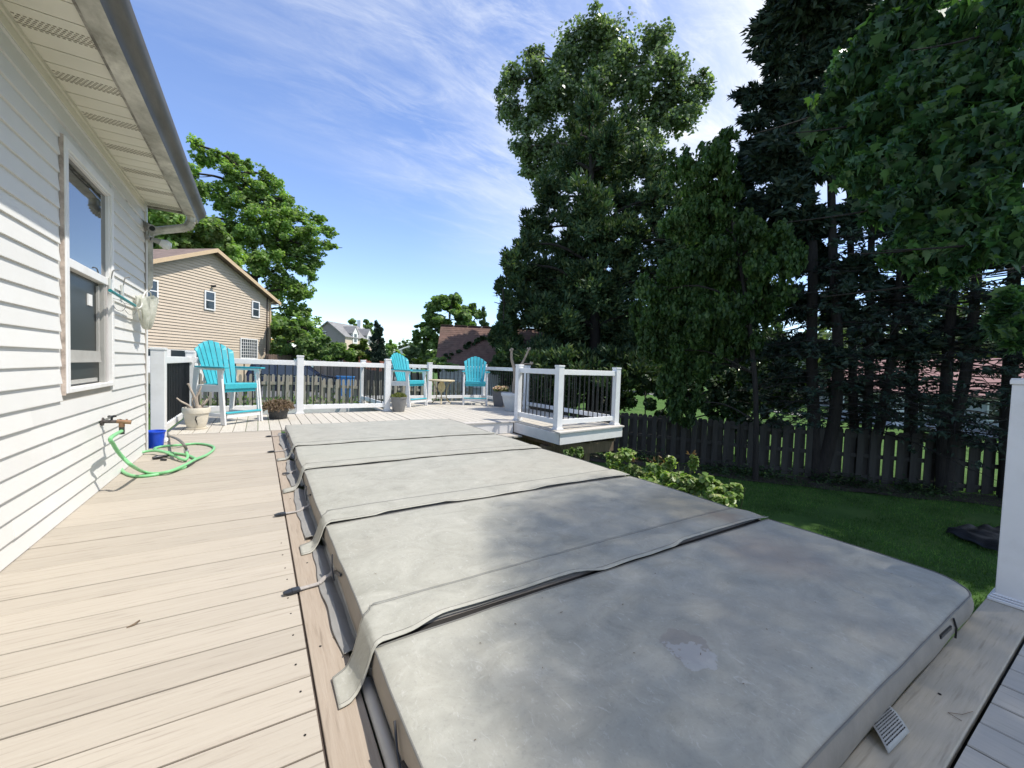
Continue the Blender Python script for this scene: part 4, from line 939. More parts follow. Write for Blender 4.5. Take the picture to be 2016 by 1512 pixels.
fence('weathered picket fence behind the left railing, its lower stretch near the oblique panel', ((xa+.05, YF), (6.6, YF)), .95, fence_l, pitch=.112, w=.078, topfn=lambda s: zt_b+.02-.012*s, warp=.03, group='weathered picket fences', rails=(.3, .78))
FA, FB, FC = (6.35, 10.7), (9.75, 5.35), (14.6, -.5)
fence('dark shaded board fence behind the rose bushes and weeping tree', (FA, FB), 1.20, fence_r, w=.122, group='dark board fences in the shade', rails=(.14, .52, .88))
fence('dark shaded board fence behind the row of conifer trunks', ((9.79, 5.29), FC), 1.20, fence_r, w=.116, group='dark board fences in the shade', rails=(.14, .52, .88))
# ---------------------------------------------------------------- foliage tools
def clump_pts(clumps, n, subs=10, fill=.45, lump=.33, lz=1.0):
    """clumps: (centre, rx, rz); returns points and outward directions"""
    w = np.array([max(.02, c[1]*c[1]*.5 + c[1]*c[2]*.5) for c in clumps]); w = w/w.sum()
    P = []; O = []
    for (c, rx, rz), f in zip(clumps, w):
        m = max(8, int(n*f)); ns = max(4, int(subs*(.6+.8*rng.random())))
        d = unit(rng.normal(0, 1, (ns, 3))); r = rng.uniform(fill, .95, ns)[:, None]
        sc = d*r; k = rng.integers(0, ns, m)
        lr = lump*rng.uniform(.6, 1.25, ns)
        g = rng.normal(0, 1, (m, 3)); g = unit(g)*(rng.random(m)[:, None]**.5)
        q = sc[k] + g*lr[k][:, None]*np.array([1, 1, lz])
        out = unit(g*.8+sc[k]*.6)
        P.append(np.array(c)+q*np.array([rx, rx, rz])); O.append(out)
    return np.concatenate(P), np.concatenate(O)
NEEDLE = [(0,0), (.2,.30), (.11,.55), (0,1), (-.11,.60), (-.2,.35)]
DIAMOND = [(0,0), (.5,.4), (.32,.8), (0,1), (-.32,.8), (-.5,.4)]
CLUSTER = [(0,0), (.55,.12), (.36,.42), (.62,.62), (.2,.72), (0,1.05), (-.25,.70), (-.60,.55), (-.34,.38), (-.5,.1)]
SPRAY = [(0,0), (.22,.22), (.12,.34), (.26,.55), (.10,.66), (0,1), (-.10,.70), (-.24,.58), (-.12,.36), (-.22,.2)]
MAPLE = [(0,0), (.30,.06), (.62,.0), (.50,.22), (.98,.42), (.66,.50), (.74,.72), (.36,.60), (.24,.82), (0,1.15), (-.24,.82), (-.36,.60), (-.74,.72), (-.66,.50), (-.98,.42), (-.50,.22), (-.62,.0), (-.30,.06)]
MAPLE3 = [(0,0), (.34,.10), (.85,.22), (.55,.40), (.60,.62), (.28,.58), (.12,.85), (.02,1.12), (-.18,.80), (-.32,.56), (-.70,.66), (-.52,.42), (-.90,.30), (-.36,.08)]
SIDE = [(0,0), (.5,.12), (.62,.4), (.34,.52), (.2,.8), (-.05,1.1), (-.2,.75), (-.5,.5), (-.42,.2)]
LANCE = [(0,0), (.22,.3), (.16,.7), (0,1), (-.16,.7), (-.22,.3)]
def foliage(name, clumps, n, size, shape, mat, parent, up=.5, droop=0, wid=1.0, fold=0.0, subs=10, fill=.45, lump=.33, mode='leaf', lz=1.0):
    P, O = clump_pts(clumps, n, subs, fill, lump, lz); n = len(P)
    R = rng.normal(0, 1, (n, 3))
    if mode == 'leaf':
        nz = unit(O*.6 + np.array([0, 0, 1])*up + R*.55)
        Y = unit(O*.5 + R*.8 + np.array([0, 0, -droop])); Y = unit(Y - nz*np.sum(Y*nz, 1, keepdims=True))
        X = np.cross(Y, nz)
    else:      # sprays point outward / along a given direction
        Y = unit(O*np.array([1, 1, .6]) + np.array([0, 0, up]) + R*.35); X = unit(np.cross(Y, R))
    s = size*rng.uniform(.6, 1.35, n)
    P = P - Y*(s*.5)[:, None]
    return poly_cloud(name, P, X, Y, s*wid, s, shape, mat, parent, fold=fold)
def pc(lst, D=None, dj=.25):
    """clumps from directions seen at a horizontal distance, with depth scatter"""
    out = []
    for e in lst:
        x, y, rx, ry = e[:4]; d = e[4] if len(e) > 4 else D
        a, c_ = ond(x-rx, y, d), ond(x+rx, y, d); e1, e2 = ond(x, y-ry, d), ond(x, y+ry, d)
        R = (a-c_).length/2; d2 = d+random.uniform(-1, 1)*R*dj*2 if len(e) < 5 else d
        out.append((tuple(ond(x, y, d2)), R, (e1-e2).length/2))
    return out
bark_d = M('dark_bark', (.030,.025,.021), .9, .35, 8, (4,4,.6), bmp=.8, bscale=14, bdist=.03)
bark_g = M('grey_bark', (.13,.11,.09), .9, .35, 6, (4,4,.6), bmp=.8, bscale=10, bdist=.03)
def trunk(mb, pts, r0, r1, n=10):
    p = smooth_path(pts, 4); m = len(p)-1
    rs = [r0+(r1-r0)*(i/m)**.8 for i in range(m+1)]; rs[0] *= 1.25
    mb.tube(p, rs, n)
def limbs(mb, start_pts, clumps, r=.10, every=1):
    for i, (c, rx, rz) in enumerate(clumps):
        if i % every: continue
        c = Vector(c); s = min(start_pts, key=lambda q: (Vector(q)-c).length + (2 if Vector(q).z > c.z else 0)*3); s = Vector(s)
        mid = s.lerp(c, .5)+Vector((random.uniform(-.2, .2), random.uniform(-.2, .2), .12*(c-s).length))
        p = smooth_path([s, mid, c, c+(c-mid)*.35+Vector((0, 0, rz*.3))], 4); mb.tube(p, [r*(1-.85*k/(len(p)-1)) for k in range(len(p))], 6)
        for _ in range(2):
            e = c+Vector((random.uniform(-1, 1)*rx, random.uniform(-1, 1)*rx, random.uniform(-.6, 1)*rz))*.75
            mb.tube(smooth_path([mid.lerp(c, random.random()), mid.lerp(e, .6), e], 3), [r*.32, r*.28, r*.25, r*.2, r*.16, r*.12, r*.08], 5)
LF = {}
def lm(k):
    if k in LF: return LF[k]
    T = {'oak': ((0.088,0.131,0.069), (0.144,0.200,0.106), (0.250,0.306,0.175), .42, .36, .55),
         'ever': ((0.035,0.072,0.038), (0.064,0.112,0.054), (0.136,0.168,0.067), .2, .6, .2),
         'conifer': ((0.019,0.037,0.030), (0.034,0.059,0.041), (0.064,0.083,0.053), .08, .6, .2),
         'maple': ((0.034,0.081,0.038), (0.057,0.128,0.057), (0.115,0.216,0.061), .38, .40, .4),
         'weep': ((0.040,0.084,0.027), (0.067,0.129,0.040), (0.146,0.213,0.073), .4, .5, .3),
         'left': ((0.146,0.235,0.073), (0.224,0.336,0.106), (0.347,0.437,0.168), .52, .5, .3),
         'lime': ((.08,.13,.02), (.13,.19,.035), (.20,.25,.06), .3, .5, .3),
         'mid': ((0.094,0.169,0.053), (0.150,0.237,0.075), (0.250,0.325,0.119), .45, .5, .3),
         'rose': ((0.156,0.260,0.065), (0.260,0.377,0.111), (0.442,0.450,0.195), .45, .4, .35),
         'far': ((0.060,0.102,0.042), (0.096,0.144,0.060), (0.156,0.198,0.090), .3, .7, .2),
         'ivy': ((0.018,0.045,0.015), (0.038,0.075,0.024), (0.075,0.112,0.042), .2, .5, .3)}[k]
    LF[k] = leaf_mat('leaf_'+k, T[0], T[1], T[2], T[3], T[4], T[5], .8); return LF[k]
def tree(name, label, cat, base, trunk_pts, r0, r1, clumps, n, size, shape, leafk, bark=None, group=None, limb_r=.10, every=1, crown='crown', **kw):
    t = thing(name, label, cat, base, group=group)
    mb = MB(); trunk(mb, trunk_pts, r0, r1)
    if limb_r: limbs(mb, [tuple(p) for p in smooth_path(trunk_pts, 4)[2:]], clumps, limb_r, every)
    mb.build('trunk', bark or bark_g, t, True)
    foliage(crown, clumps, n, size, shape, lm(leafk), t, **kw); return t
def ground(x, y, D):
    p = ond(x, y, D); return Vector((p.x, p.y, gz(p.x, p.y)))
# ---------------------------------------------------------------- trees on the right
random.seed(4)
# tall broadleaf behind the evergreen
D = 25
oc = pc([(1170,75,60,45),(1130,120,55,45),(1215,110,60,50),(1290,85,38,42),(1315,130,40,40),(1110,110,30,34),(1050,110,28,28),(1060,165,50,40),(1010,160,32,30),(985,185,14,18),(1005,215,32,34),(1050,240,45,40),(1100,190,55,50),(1180,170,60,55),(1260,170,55,50),(1320,195,45,40),(1375,165,28,22),(1392,185,16,20),(1365,205,30,30),(1340,240,40,30),(1035,290,35,35),(1080,300,45,45),(1045,335,30,18),(1280,240,60,45),(1150,260,80,60),(1230,300,70,60),(1075,370,35,30)], D)
b_ = ground(1180, 760, D)
tree('broadleaf_tree', 'tall grey-green broadleaf tree rising above and behind the big dark evergreen', 'tree', tuple(b_), [b_-Vector((0,0,.3)), b_+Vector((0,0,5)), ond(1185, 320, D), ond(1180, 180, D)], .38, .10, oc, 60000, .15, CLUSTER, 'oak', limb_r=.09, every=2, subs=34, fill=.2, lump=.40)
# big dark evergreen
D = 16.5
ec = pc([(1165,165,18,32),(1290,330,40,50),(1315,400,45,50),(1335,470,46,56),(1330,560,50,60),(1330,640,50,60),(1340,720,50,50),(1150,560,110,80),(1160,660,120,70),(1120,740,90,50),(1230,740,90,50),(1330,770,50,40),(1160,220,32,40),(1140,270,40,40),(1195,275,42,45),(1235,235,22,45),(1120,330,50,45),(1190,340,60,55),(1250,320,45,50),(1090,390,50,45),(1160,410,70,60),(1240,400,60,55),(1290,390,40,45),(1060,450,48,45),(1130,480,75,60),(1220,480,75,60),(1290,460,45,50),(1035,480,30,28),(1025,520,42,45),(1090,550,75,60),(1180,560,80,65),(1260,550,65,60),(1310,530,40,50),(1020,590,42,50),(1080,630,80,65),(1170,640,85,65),(1260,640,70,65),(1310,620,45,60),(1005,640,28,40),(1010,690,38,40),(1070,710,70,60),(1150,720,80,60),(1240,720,70,60),(1310,710,50,55),(1000,600,14,18),(1000,735,30,30),(1090,780,60,40),(1190,785,60,40),(1010,555,18,20)], D, .5)
b_ = ground(1165, 800, D)
tree('evergreen_tree', 'huge dark green evergreen standing behind the bump-out and reaching above the fence', 'tree', tuple(b_), [b_-Vector((0,0,.3)), b_+Vector((0,0,4)), ond(1165, 400, D), ond(1165, 180, D)], .32, .05, ec, 200000, .20, NEEDLE, 'ever', bark_d, limb_r=.07, mode='spray', up=.5, subs=38, fill=.3, lump=.27)
D = 17.5
e3 = pc([(1370,470,50,60),(1430,500,60,60),(1490,520,50,60),(1350,560,60,60),(1430,590,70,60),(1510,600,50,60),(1360,660,60,60),(1440,680,70,60),(1520,690,50,60),(1370,750,60,50),(1450,770,70,50),(1530,770,50,44),(1400,420,40,40),(1460,440,40,36)], D, .4)
b_ = ground(1440, 800, D)
tree('evergreen_tree', 'dark evergreen filling the gap behind the drooping weeping tree', 'tree', tuple(b_), [b_-Vector((0,0,.3)), b_+Vector((0,0,4)), ond(1435, 420, D)], .22, .05, e3, 60000, .2, NEEDLE, 'ever', bark_d, limb_r=.04, mode='spray', up=.4, subs=30, fill=.3, lump=.3)
D = 15.0
e2 = pc([(985,560,10,14),(1000,520,12,20),(990,640,16,26),(975,665,14,18),(995,690,20,26),(985,720,22,20),(1005,590,14,24)], D, .3)
# weeping tree in front of it
D = 10.4
wc = pc([(1425,285,34,28),(1400,330,44,40),(1370,380,40,44),(1345,330,30,34),(1430,370,40,40),(1400,430,50,40),(1340,440,40,40),(1455,440,40,30),(1480,470,44,30),(1530,470,40,28),(1390,500,50,36),(1330,530,46,34),(1285,575,40,34),(1255,620,26,36),(1300,620,46,44),(1360,570,54,46),(1430,540,56,46),(1500,530,50,44),(1550,520,34,40),(1275,670,28,40),(1315,690,40,46),(1370,640,46,50),(1430,620,50,48),(1490,600,46,44),(1535,590,34,36),(1325,750,32,44),(1365,720,34,44),(1420,690,40,34),(1470,670,34,30),(1335,800,22,32),(1370,790,18,34),(1355,830,14,20)], D, .35)
b_ = ground(1490, 905, D)
tree('weeping_tree', 'drooping mid-green tree with hanging leafy branches over the dark fence', 'tree', tuple(b_), [b_-Vector((0,0,.2)), ond(1488, 780, D), ond(1470, 600, D), ond(1440, 420, D), ond(1425, 310, D)], .065, .03, wc, 80000, .11, LANCE, 'weep', bark_d, limb_r=.025, every=2, droop=1.3, up=.25, wid=1.15, fold=.3, subs=30, fill=.2, lump=.30, lz=1.5)
# row of bare-legged conifers along the fence
con = [
 ('conifer on the left of the row, twin trunks from one base by the lawn edge', (1608, 943, -1.3), [[(1603,840),(1598,700),(1600,500),(1590,250),(1585,60)], [(1640,840),(1650,700),(1640,500),(1635,300)]], .155,
  [(1560,30,30,40),(1600,60,60,50),(1530,120,45,30),(1580,130,55,45),(1500,180,38,22),(1465,190,25,16),(1540,200,60,40),(1480,330,40,40),(1462,385,38,36),(1505,400,42,40),(1480,290,30,24),(1450,430,36,30),(1520,440,40,36),(1600,220,60,55),(1490,230,40,30),(1550,290,70,45),(1510,330,45,35),(1600,330,60,50),(1545,390,60,40),(1600,430,60,50),(1560,480,50,40),(1610,520,60,50),(1570,600,45,40),(1640,600,50,45),(1590,680,50,30),(1530,690,40,26),(1480,690,40,26),(1560,740,60,24),(1650,700,40,30)], 15000),
 ('conifer of three slim trunks fanning from one base behind the lawn', (1698, 948, -1.3), [[(1682,850),(1678,700),(1675,500),(1670,250)], [(1706,850),(1712,700),(1715,500),(1720,300)], [(1730,850),(1755,700),(1770,560),(1780,420)]], .115,
  [(1680,60,60,60),(1740,40,60,50),(1690,180,60,60),(1740,200,55,60),(1670,300,60,55),(1720,340,60,55),(1680,430,60,50),(1750,450,50,50),(1690,540,60,45),(1750,570,50,40),(1700,640,60,34),(1660,760,46,20),(1740,680,50,26)], 9000),
 ('single straight conifer trunk right of the three-trunk conifer', (1795, 955, -1.3), [[(1793,850),(1797,700),(1803,500),(1808,200)]], .15,
  [(1800,60,60,60),(1820,180,60,60),(1790,300,60,60),(1830,400,55,55),(1800,500,60,50),(1840,580,50,34),(1790,610,50,30),(1800,680,60,26),(1760,750,44,16)], 7000),
 ('conifer with forked trunk in front of the red roofed house', (1858, 972, -1.3), [[(1858,850),(1866,700),(1877,540),(1885,300)], [(1876,850),(1900,740),(1922,560),(1935,300)]], .135,
  [(1880,60,60,60),(1920,180,60,60),(1880,300,60,60),(1930,400,55,55),(1880,480,60,44),(1940,500,50,40),(1870,640,44,18),(1930,660,50,18)], 6000),
 ('dark conifer trunk beside the near white post at the right edge', (1990, 985, -1.3), [[(1985,850),(1990,700),(1998,500),(2005,200)]], .16,
  [(1990,60,70,60),(2030,200,70,60),(1980,320,60,60),(2040,420,60,60),(1990,500,60,40),(2050,600,60,50),(1985,590,40,20),(2000,700,40,18),(1960,640,40,16)], 6000),
]
for lab_, base, trs, rr_, cl, n_ in con:
    b_ = onz(base[0], base[1], base[2]); D = math.hypot(b_.x, b_.y)
    t = thing('conifer', lab_, 'tree', (b_.x, b_.y, gz(b_.x, b_.y)), group='conifers along the fence')
    mb = MB(); starts = []
    for tr_ in trs:
        p = [b_-Vector((0, 0, .15))] + [ond(x, y, D) for x, y in tr_]
        p.append(p[-1]+(p[-1]-p[-2]).normalized()*2.5)
        trunk(mb, p, rr_, rr_*.35, 10); starts += [tuple(q) for q in smooth_path(p, 6)]
    mb.build('trunk', bark_d, t, True)
    mb = MB()
    tips = []
    for i in range(84):
        s = Vector(random.choice([q for q in starts if -.2 < q[2] < 4.2])); a = random.uniform(0, 2*PI); L = random.uniform(.7, 2.1)
        e = s+Vector((math.cos(a)*L, math.sin(a)*L, random.uniform(-.55, .1)*L*.5)); m_ = s.lerp(e, .5)+Vector((0, 0, random.uniform(.02, .15)*L))
        p = smooth_path([s, m_, e], 3); mb.tube(p, [.016, .014, .012, .010, .008, .006, .004], 5)
        for _ in range(5):
            u = random.uniform(.35, 1); q = s.lerp(m_, u*2) if u < .5 else m_.lerp(e, u*2-1)
            e2_ = q+Vector((math.cos(a+random.choice((-1, 1))*.8)*L*.3, math.sin(a+random.choice((-1, 1))*.8)*L*.3, random.uniform(-.15, .05)))
            mb.tube([q, q.lerp(e2_, .5)+Vector((0, 0, .02)), e2_], [.006, .005, .003], 4); tips += [tuple(q.lerp(e2_, .7)), tuple(e2_)]
    mb.build('bare_branches', bark_d, t)
    cls = pc(cl, D, .6)
    for tr_ in trs:
        a_, c_ = ond(tr_[-2][0], tr_[-2][1], D), ond(tr_[-1][0], tr_[-1][1], D); d_ = (c_-a_).normalized()
        for q_ in range(8):
            o_ = c_+d_*(.3+.36*q_); rr2 = 1.15-.12*q_
            cls.append(((o_.x+random.uniform(-.3, .3)*rr2, o_.y+random.uniform(-.3, .3)*rr2, o_.z), rr2, .5))
    foliage('crown', cls, int(n_*5.2), .21, NEEDLE, lm('conifer'), t, mode='spray', up=-.05, wid=1.0, subs=26, fill=.2, lump=.36)
    foliage('sparse_needles', [((q[0], q[1], q[2]), .16, .07) for q in tips if random.random() < .5], 4200, .11, NEEDLE, lm('conifer'), t, mode='spray', up=-.3, subs=4)
for lab_, bx_, by_ in (('unseen conifer added for shade beyond the right edge, next after the white post', 13.2, .2), ('unseen conifer added for shade farther along the fence beyond the right edge', 13.4, -1.9),
    ('unseen thin conifer added for shade on the lawn just beyond the right edge', 11.7, -.9)):  # out-of-view trees put in to throw shade on the lawn
    b_ = Vector((bx_, by_, gz(bx_, by_))); t = thing('conifer', lab_, 'tree', tuple(b_), group='conifers along the fence')
    mb = MB(); trunk(mb, [b_-Vector((0, 0, .2)), b_+Vector((0, 0, 5)), b_+Vector((0, 0, 11))], .17, .04); mb.build('trunk', bark_d, t, True)
    cls = [((bx_+random.uniform(-1, 1)*1.5*w_, by_+random.uniform(-1, 1)*1.5*w_, z_), 1.5*w_+.3, .7) for z_, w_ in [(3.2+.42*q_, 1-.045*q_) for q_ in range(20)]]
    foliage('crown', cls, 9000 if bx_ > 12 else 1500, .36, SPRAY, lm('conifer'), t, mode='spray', up=-.05, subs=14, fill=.2, lump=.4)
# maple overhanging from the right: the visible sprays and an unseen leaf layer shaped for shade
mc = pc([(1640,215,46,40,5.69),(1690,150,55,50,5.49),(1740,90,55,50,5.42),(1620,265,42,30,5.49),(1660,300,48,40,5.36),(1720,240,60,55,5.36),(1790,170,60,60,5.23),(1700,340,46,34,5.16),(1770,320,60,55,5.16),(1840,250,60,60,5.09),(1740,410,44,34,5.09),(1800,410,55,45,4.96),(1860,350,60,60,4.90),(1920,280,60,60,4.90),(1770,490,38,34,4.96),(1830,490,50,40,4.90),(1890,440,55,50,4.83),(1950,380,60,60,4.76),(1990,300,60,60,4.76),(1880,530,40,26,4.83),(1940,480,50,40,4.76),(1995,470,50,50,4.63),(1790,20,60,50,5.42),(1850,90,60,60,5.36),(1910,150,60,60,5.16),(1970,60,60,70,5.16),(1990,170,60,60,5.09),(1990,600,34,26,4.56),(2010,650,34,30,4.50),(1965,640,22,12,4.63),(1820,560,16,14,4.96)], 6)
over = []
random.seed(9)
for i in range(26):
    z = random.uniform(8.0, 12.5); over.append(((random.uniform(1.6, 3.8)+.5*z, random.uniform(-1.6, .8)-.3*z, z), random.uniform(.6, .9), random.uniform(.5, .75)))
b_ = Vector((7.4, -1.9, gz(7.4, -1.9)))
t = thing('maple_tree', 'broad maple with large lobed leaves hanging in from the upper right', 'tree', tuple(b_))
mb = MB(); tp = [b_-Vector((0, 0, .2)), b_+Vector((-.1, .1, 2.2)), b_+Vector((-.2, .1, 5)), b_+Vector((-.3, .1, 10))]; trunk(mb, tp, .22, .05)
limbs(mb, [tuple(p) for p in smooth_path(tp, 4)[3:]], over, .03, 6); limbs(mb, [tuple(p) for p in smooth_path(tp, 4)[3:]], mc, .022, 5); mb.build('trunk', bark_d, t, True)
for sh_, n_, w_, fo_, up_ in ((MAPLE, 9000, .62, .55, .45), (MAPLE3, 9000, .60, .75, .30), (SIDE, 9000, .42, .9, .15)):
    foliage('crown', mc, n_, .10, sh_, lm('maple'), t, up=up_, droop=1.1, wid=w_, fold=fo_, subs=16, fill=.15, lump=.42)
# unseen leaf slab, slanted along the sun and added to shade the cover's near end
nq = 460000; tx_ = rng.uniform(.1, 4.2, nq); ty_ = rng.uniform(-3.6, 3.1, nq); zc = rng.uniform(10.0, 15.5, nq)
edge = np.where(tx_ > 1.3, 2.45+.12*(tx_-1.3)-1.6*np.clip(tx_-3.0, 0, 1), 2.45-1.5*(1.3-tx_)) + np.array([.35*noise.noise((a*1.3, c_*.5, 3.0)) for a, c_ in zip(tx_, ty_)])
keep = (rng.random(nq) < np.clip((edge-ty_)/.7, 0, 1)) & (rng.random(nq) < np.clip((tx_-.25)/.5, 0, 1)) & (rng.random(nq) < .28*(1+.5*np.clip((1.6-ty_)/2, 0, 1)))
tx_, ty_, zc = tx_[keep], ty_[keep], zc[keep]; nq = len(tx_)
P = np.stack([tx_+SUN.x/SUN.z*zc, ty_+SUN.y/SUN.z*zc, zc], 1); nz_ = unit(rng.normal(0, .45, (nq, 3))+np.array([0, 0, 1.0])); Y = unit(np.cross(nz_, rng.normal(0, 1, (nq, 3)))); X = np.cross(Y, nz_)
poly_cloud('shade_leaves', P, X, Y, np.full(nq, .030), rng.uniform(.026, .040, nq), DIAMOND, lm('maple'), t)
# dark shrubs behind the board fence
for lab_, cl, D, n_ in (('low dark shrub behind the board fence under the weeping tree', [(1270,770,40,40),(1330,780,40,40),(1390,770,40,44),(1300,830,40,20),(1420,810,40,30)], 13.5, 9000),
                        ('low dark shrub behind the board fence left of the twin trunks', [(1450,780,40,50),(1510,770,40,60),(1560,770,36,44),(1470,840,40,24),(1530,840,36,24)], 13.2, 9000)):
    cls = pc(cl, D); b_ = ground(cl[0][0], 860, D); t = thing('shrub', lab_, 'shrub', tuple(b_), group='shrubs behind the board fence')
    mb = MB(); 
    for c_, _, _ in cls: mb.tube(smooth_path([b_, Vector(c_)*.5+b_*.5+Vector((0,0,.2)), Vector(c_)], 3), .02, 5)
    mb.build('stems', bark_d, t); foliage('leaves', cls, n_, .12, DIAMOND, lm('ivy'), t, wid=.8)
# undergrowth along the foot of the fence
n = 9000; u = rng.random(n); q = np.where(u[:, None] < .5, np.array(FA)+(np.array(FB)-np.array(FA))*(u[:, None]*2), np.array(FB)+(np.array(FC)-np.array(FB))*(u[:, None]*2-1))
q = q - np.array([[.84, .54]])*np.abs(rng.normal(.15, .35, n))[:, None]
P = np.stack([q[:, 0], q[:, 1], np.array([gz(a, c_) for a, c_ in q])+np.abs(rng.normal(0, .10, n))+.01], 1)
kk = np.array([noise.noise((a*.9, c_*.9, 0)) for a, c_ in q]) > -.05
P = P[kk]; n = len(P); Z = unit(np.stack([rng.normal(0, .5, n), rng.normal(0, .5, n), np.ones(n)], 1)); Y = unit(np.cross(Z, rng.normal(0, 1, (n, 3)))); X = np.cross(Y, Z)
tag(poly_cloud('undergrowth', P, X, Y, rng.uniform(.02, .05, n), rng.uniform(.04, .11, n), DIAMOND, lm('ivy')), kind='stuff')
mb = MB()
for s in range(2):
    e0 = Vector(((FA, FB), (FB, FC))[s][0]+(0,)); e1 = Vector(((FA, FB), (FB, FC))[s][1]+(0,))
    o = Vector((-.84, -.54, 0))*.75
    for i in range(20):
        a = e0.lerp(e1, i/20)+o; c_ = e0.lerp(e1, (i+1)/20)+o
        mb.bar((a.x, a.y, gz(a.x, a.y)+.03), (c_.x, c_.y, gz(c_.x, c_.y)+.03), .06, .09)
mb2 = MB()
def mulch(u, v):
    if u < .5: p = Vector(FA+(0,)).lerp(Vector(FB+(0,)), u*2)
    else: p = Vector(FB+(0,)).lerp(Vector(FC+(0,)), u*2-1)
    p = p+Vector((-.84, -.54, 0))*(v*(.95+.3*noise.noise((u*14, 0, 0)))); return (p.x, p.y, gz(p.x, p.y)+.02+.02*noise.noise((p.x*3, p.y*3, 0)))
mb2.grid(mulch, 80, 8); tag(mb2.build('mulch_bed', M('dark_mulch', (.045,.034,.024), .95, .5, 20, bmp=1, bscale=30, bdist=.04), None, True), kind='structure')
# rose bushes beside the deck
def bush(label, cl, n_, sz, leafk, stems_n=10, tips=()):
    b_ = Vector((sum(c_[0][0] for c_ in cl)/len(cl), sum(c_[0][1] for c_ in cl)/len(cl), 0)); b_.z = gz(b_.x, b_.y)
    t = thing('rose_bush', label, 'bush', tuple(b_), group='sunlit rose bushes below the deck')
    mb = MB()
    for c_, rx, rz in cl:
        for _ in range(3):
            e = Vector(c_)+Vector((random.uniform(-1, 1)*rx, random.uniform(-1, 1)*rx, rz*random.uniform(.2, 1.1))); f_ = Vector((c_[0]*.7+b_.x*.3, c_[1]*.7+b_.y*.3, b_.z)); mb.tube(smooth_path([f_, f_.lerp(e, .6)+Vector((.05, .03, .1)), e], 3), [.008, .008, .007, .006, .005, .004, .003], 5)
    mb.build('stems', M('rose_stem', (.10,.11,.05), .8, .2) if 'rose_stem' not in MATS else MATS['rose_stem'], t)
    low = [((c_[0][0]+random.uniform(-.08, .08), c_[0][1]+random.uniform(-.08, .08), c_[0][2]+(b_.z-c_[0][2])*k_), c_[1]*1.1, (c_[0][2]-b_.z)*.24) for c_ in cl for k_ in (.42, .78)]
    foliage('lower_leaves', low, int(n_*.9), sz*1.15, DIAMOND, lm(leafk), t, up=1.0, wid=.8, fold=.25, subs=14, fill=.1, lump=.45)
    foliage('leaves', cl, int(n_*.8), sz*1.12, DIAMOND, lm(leafk), t, up=1.7, wid=.8, fold=.25, subs=14, fill=.1, lump=.4)
    if tips:
        mb = MB()
        for c_ in tips: foliage('red_shoots', [(tuple(Vector(c_)), .05, .06)], 16, .05, LANCE, leaf_mat('red_shoots', (.20,.11,.06), (.26,.15,.08), (.28,.19,.09), .3) if 'red_shoots' not in MATS else MATS['red_shoots'], t, mode='spray', up=.6, subs=4)
    return t
def rc(l): return pc(l, 6, .1)
r1 = pc([(1215,905,26,20,6.2),(1235,895,18,16,6.0),(1225,930,30,22,5.9),(1255,935,26,24,5.6),(1205,920,16,20,6.3)], 6)
bush('bright rose bush next to the deck support post', r1, 2600, .052, 'rose', tips=[r_[0] for r_ in pc([(1250,905,5,5,5.9)], 6)])
r2 = pc([(1290,925,24,22,5.5),(1285,950,28,24,5.2),(1322,945,30,28,5.0),(1318,915,12,16,5.3),(1355,950,34,28,4.8),(1365,915,9,18,5.0),(1340,975,30,22,4.7)], 6)
bush('bright rose bush with tall red-tipped shoots in the middle of the bed', r2, 3600, .05, 'rose', tips=[r_[0] for r_ in pc([(1282,905,5,5,5.5),(1302,908,5,5,5.4),(1360,897,5,5,5.0)], 6)])
r3 = pc([(1395,960,30,26,4.7),(1425,965,28,24,4.7),(1400,990,30,20,4.4),(1435,985,22,20,4.5),(1450,970,14,14,4.6)], 6)
bush('bright rose bush at the lawn end of the bed beside the grey cover', r3, 2600, .05, 'rose')
r4 = pc([(1120,890,14,14,6.6),(1140,888,14,14,6.8)], 6)
bush('shaded leafy bush seen under the bump-out behind the cover', r4, 900, .05, 'mid')
# dark tarp on the lawn
tp_ = [onz(x, y, -1.27) for x, y in ((1862,1052),(1890,1035),(1990,1040),(2010,1085),(1978,1098),(1915,1075))]
t = thing('tarp', 'crumpled dark tarp lying on the shaded lawn near the white post', 'tarp', tuple(onz(1930, 1065, -1.3)))
mb = MB()
def tf(u, v):
    a = tp_[0].lerp(tp_[1], v); c_ = tp_[4].lerp(tp_[2], v); p = a.lerp(c_, u)
    return (p.x, p.y, gz(p.x, p.y)+.02+.09*abs(noise.noise((u*3, v*4, 1)))+.10*math.exp(-((v-.15)/.15)**2))
mb.grid(tf, 30, 20); mb.build('sheet', M('dark_tarp', (.012,.013,.014), .5, .4, 6, bmp=.5, bscale=12, bdist=.03), t, True, solid=.004)
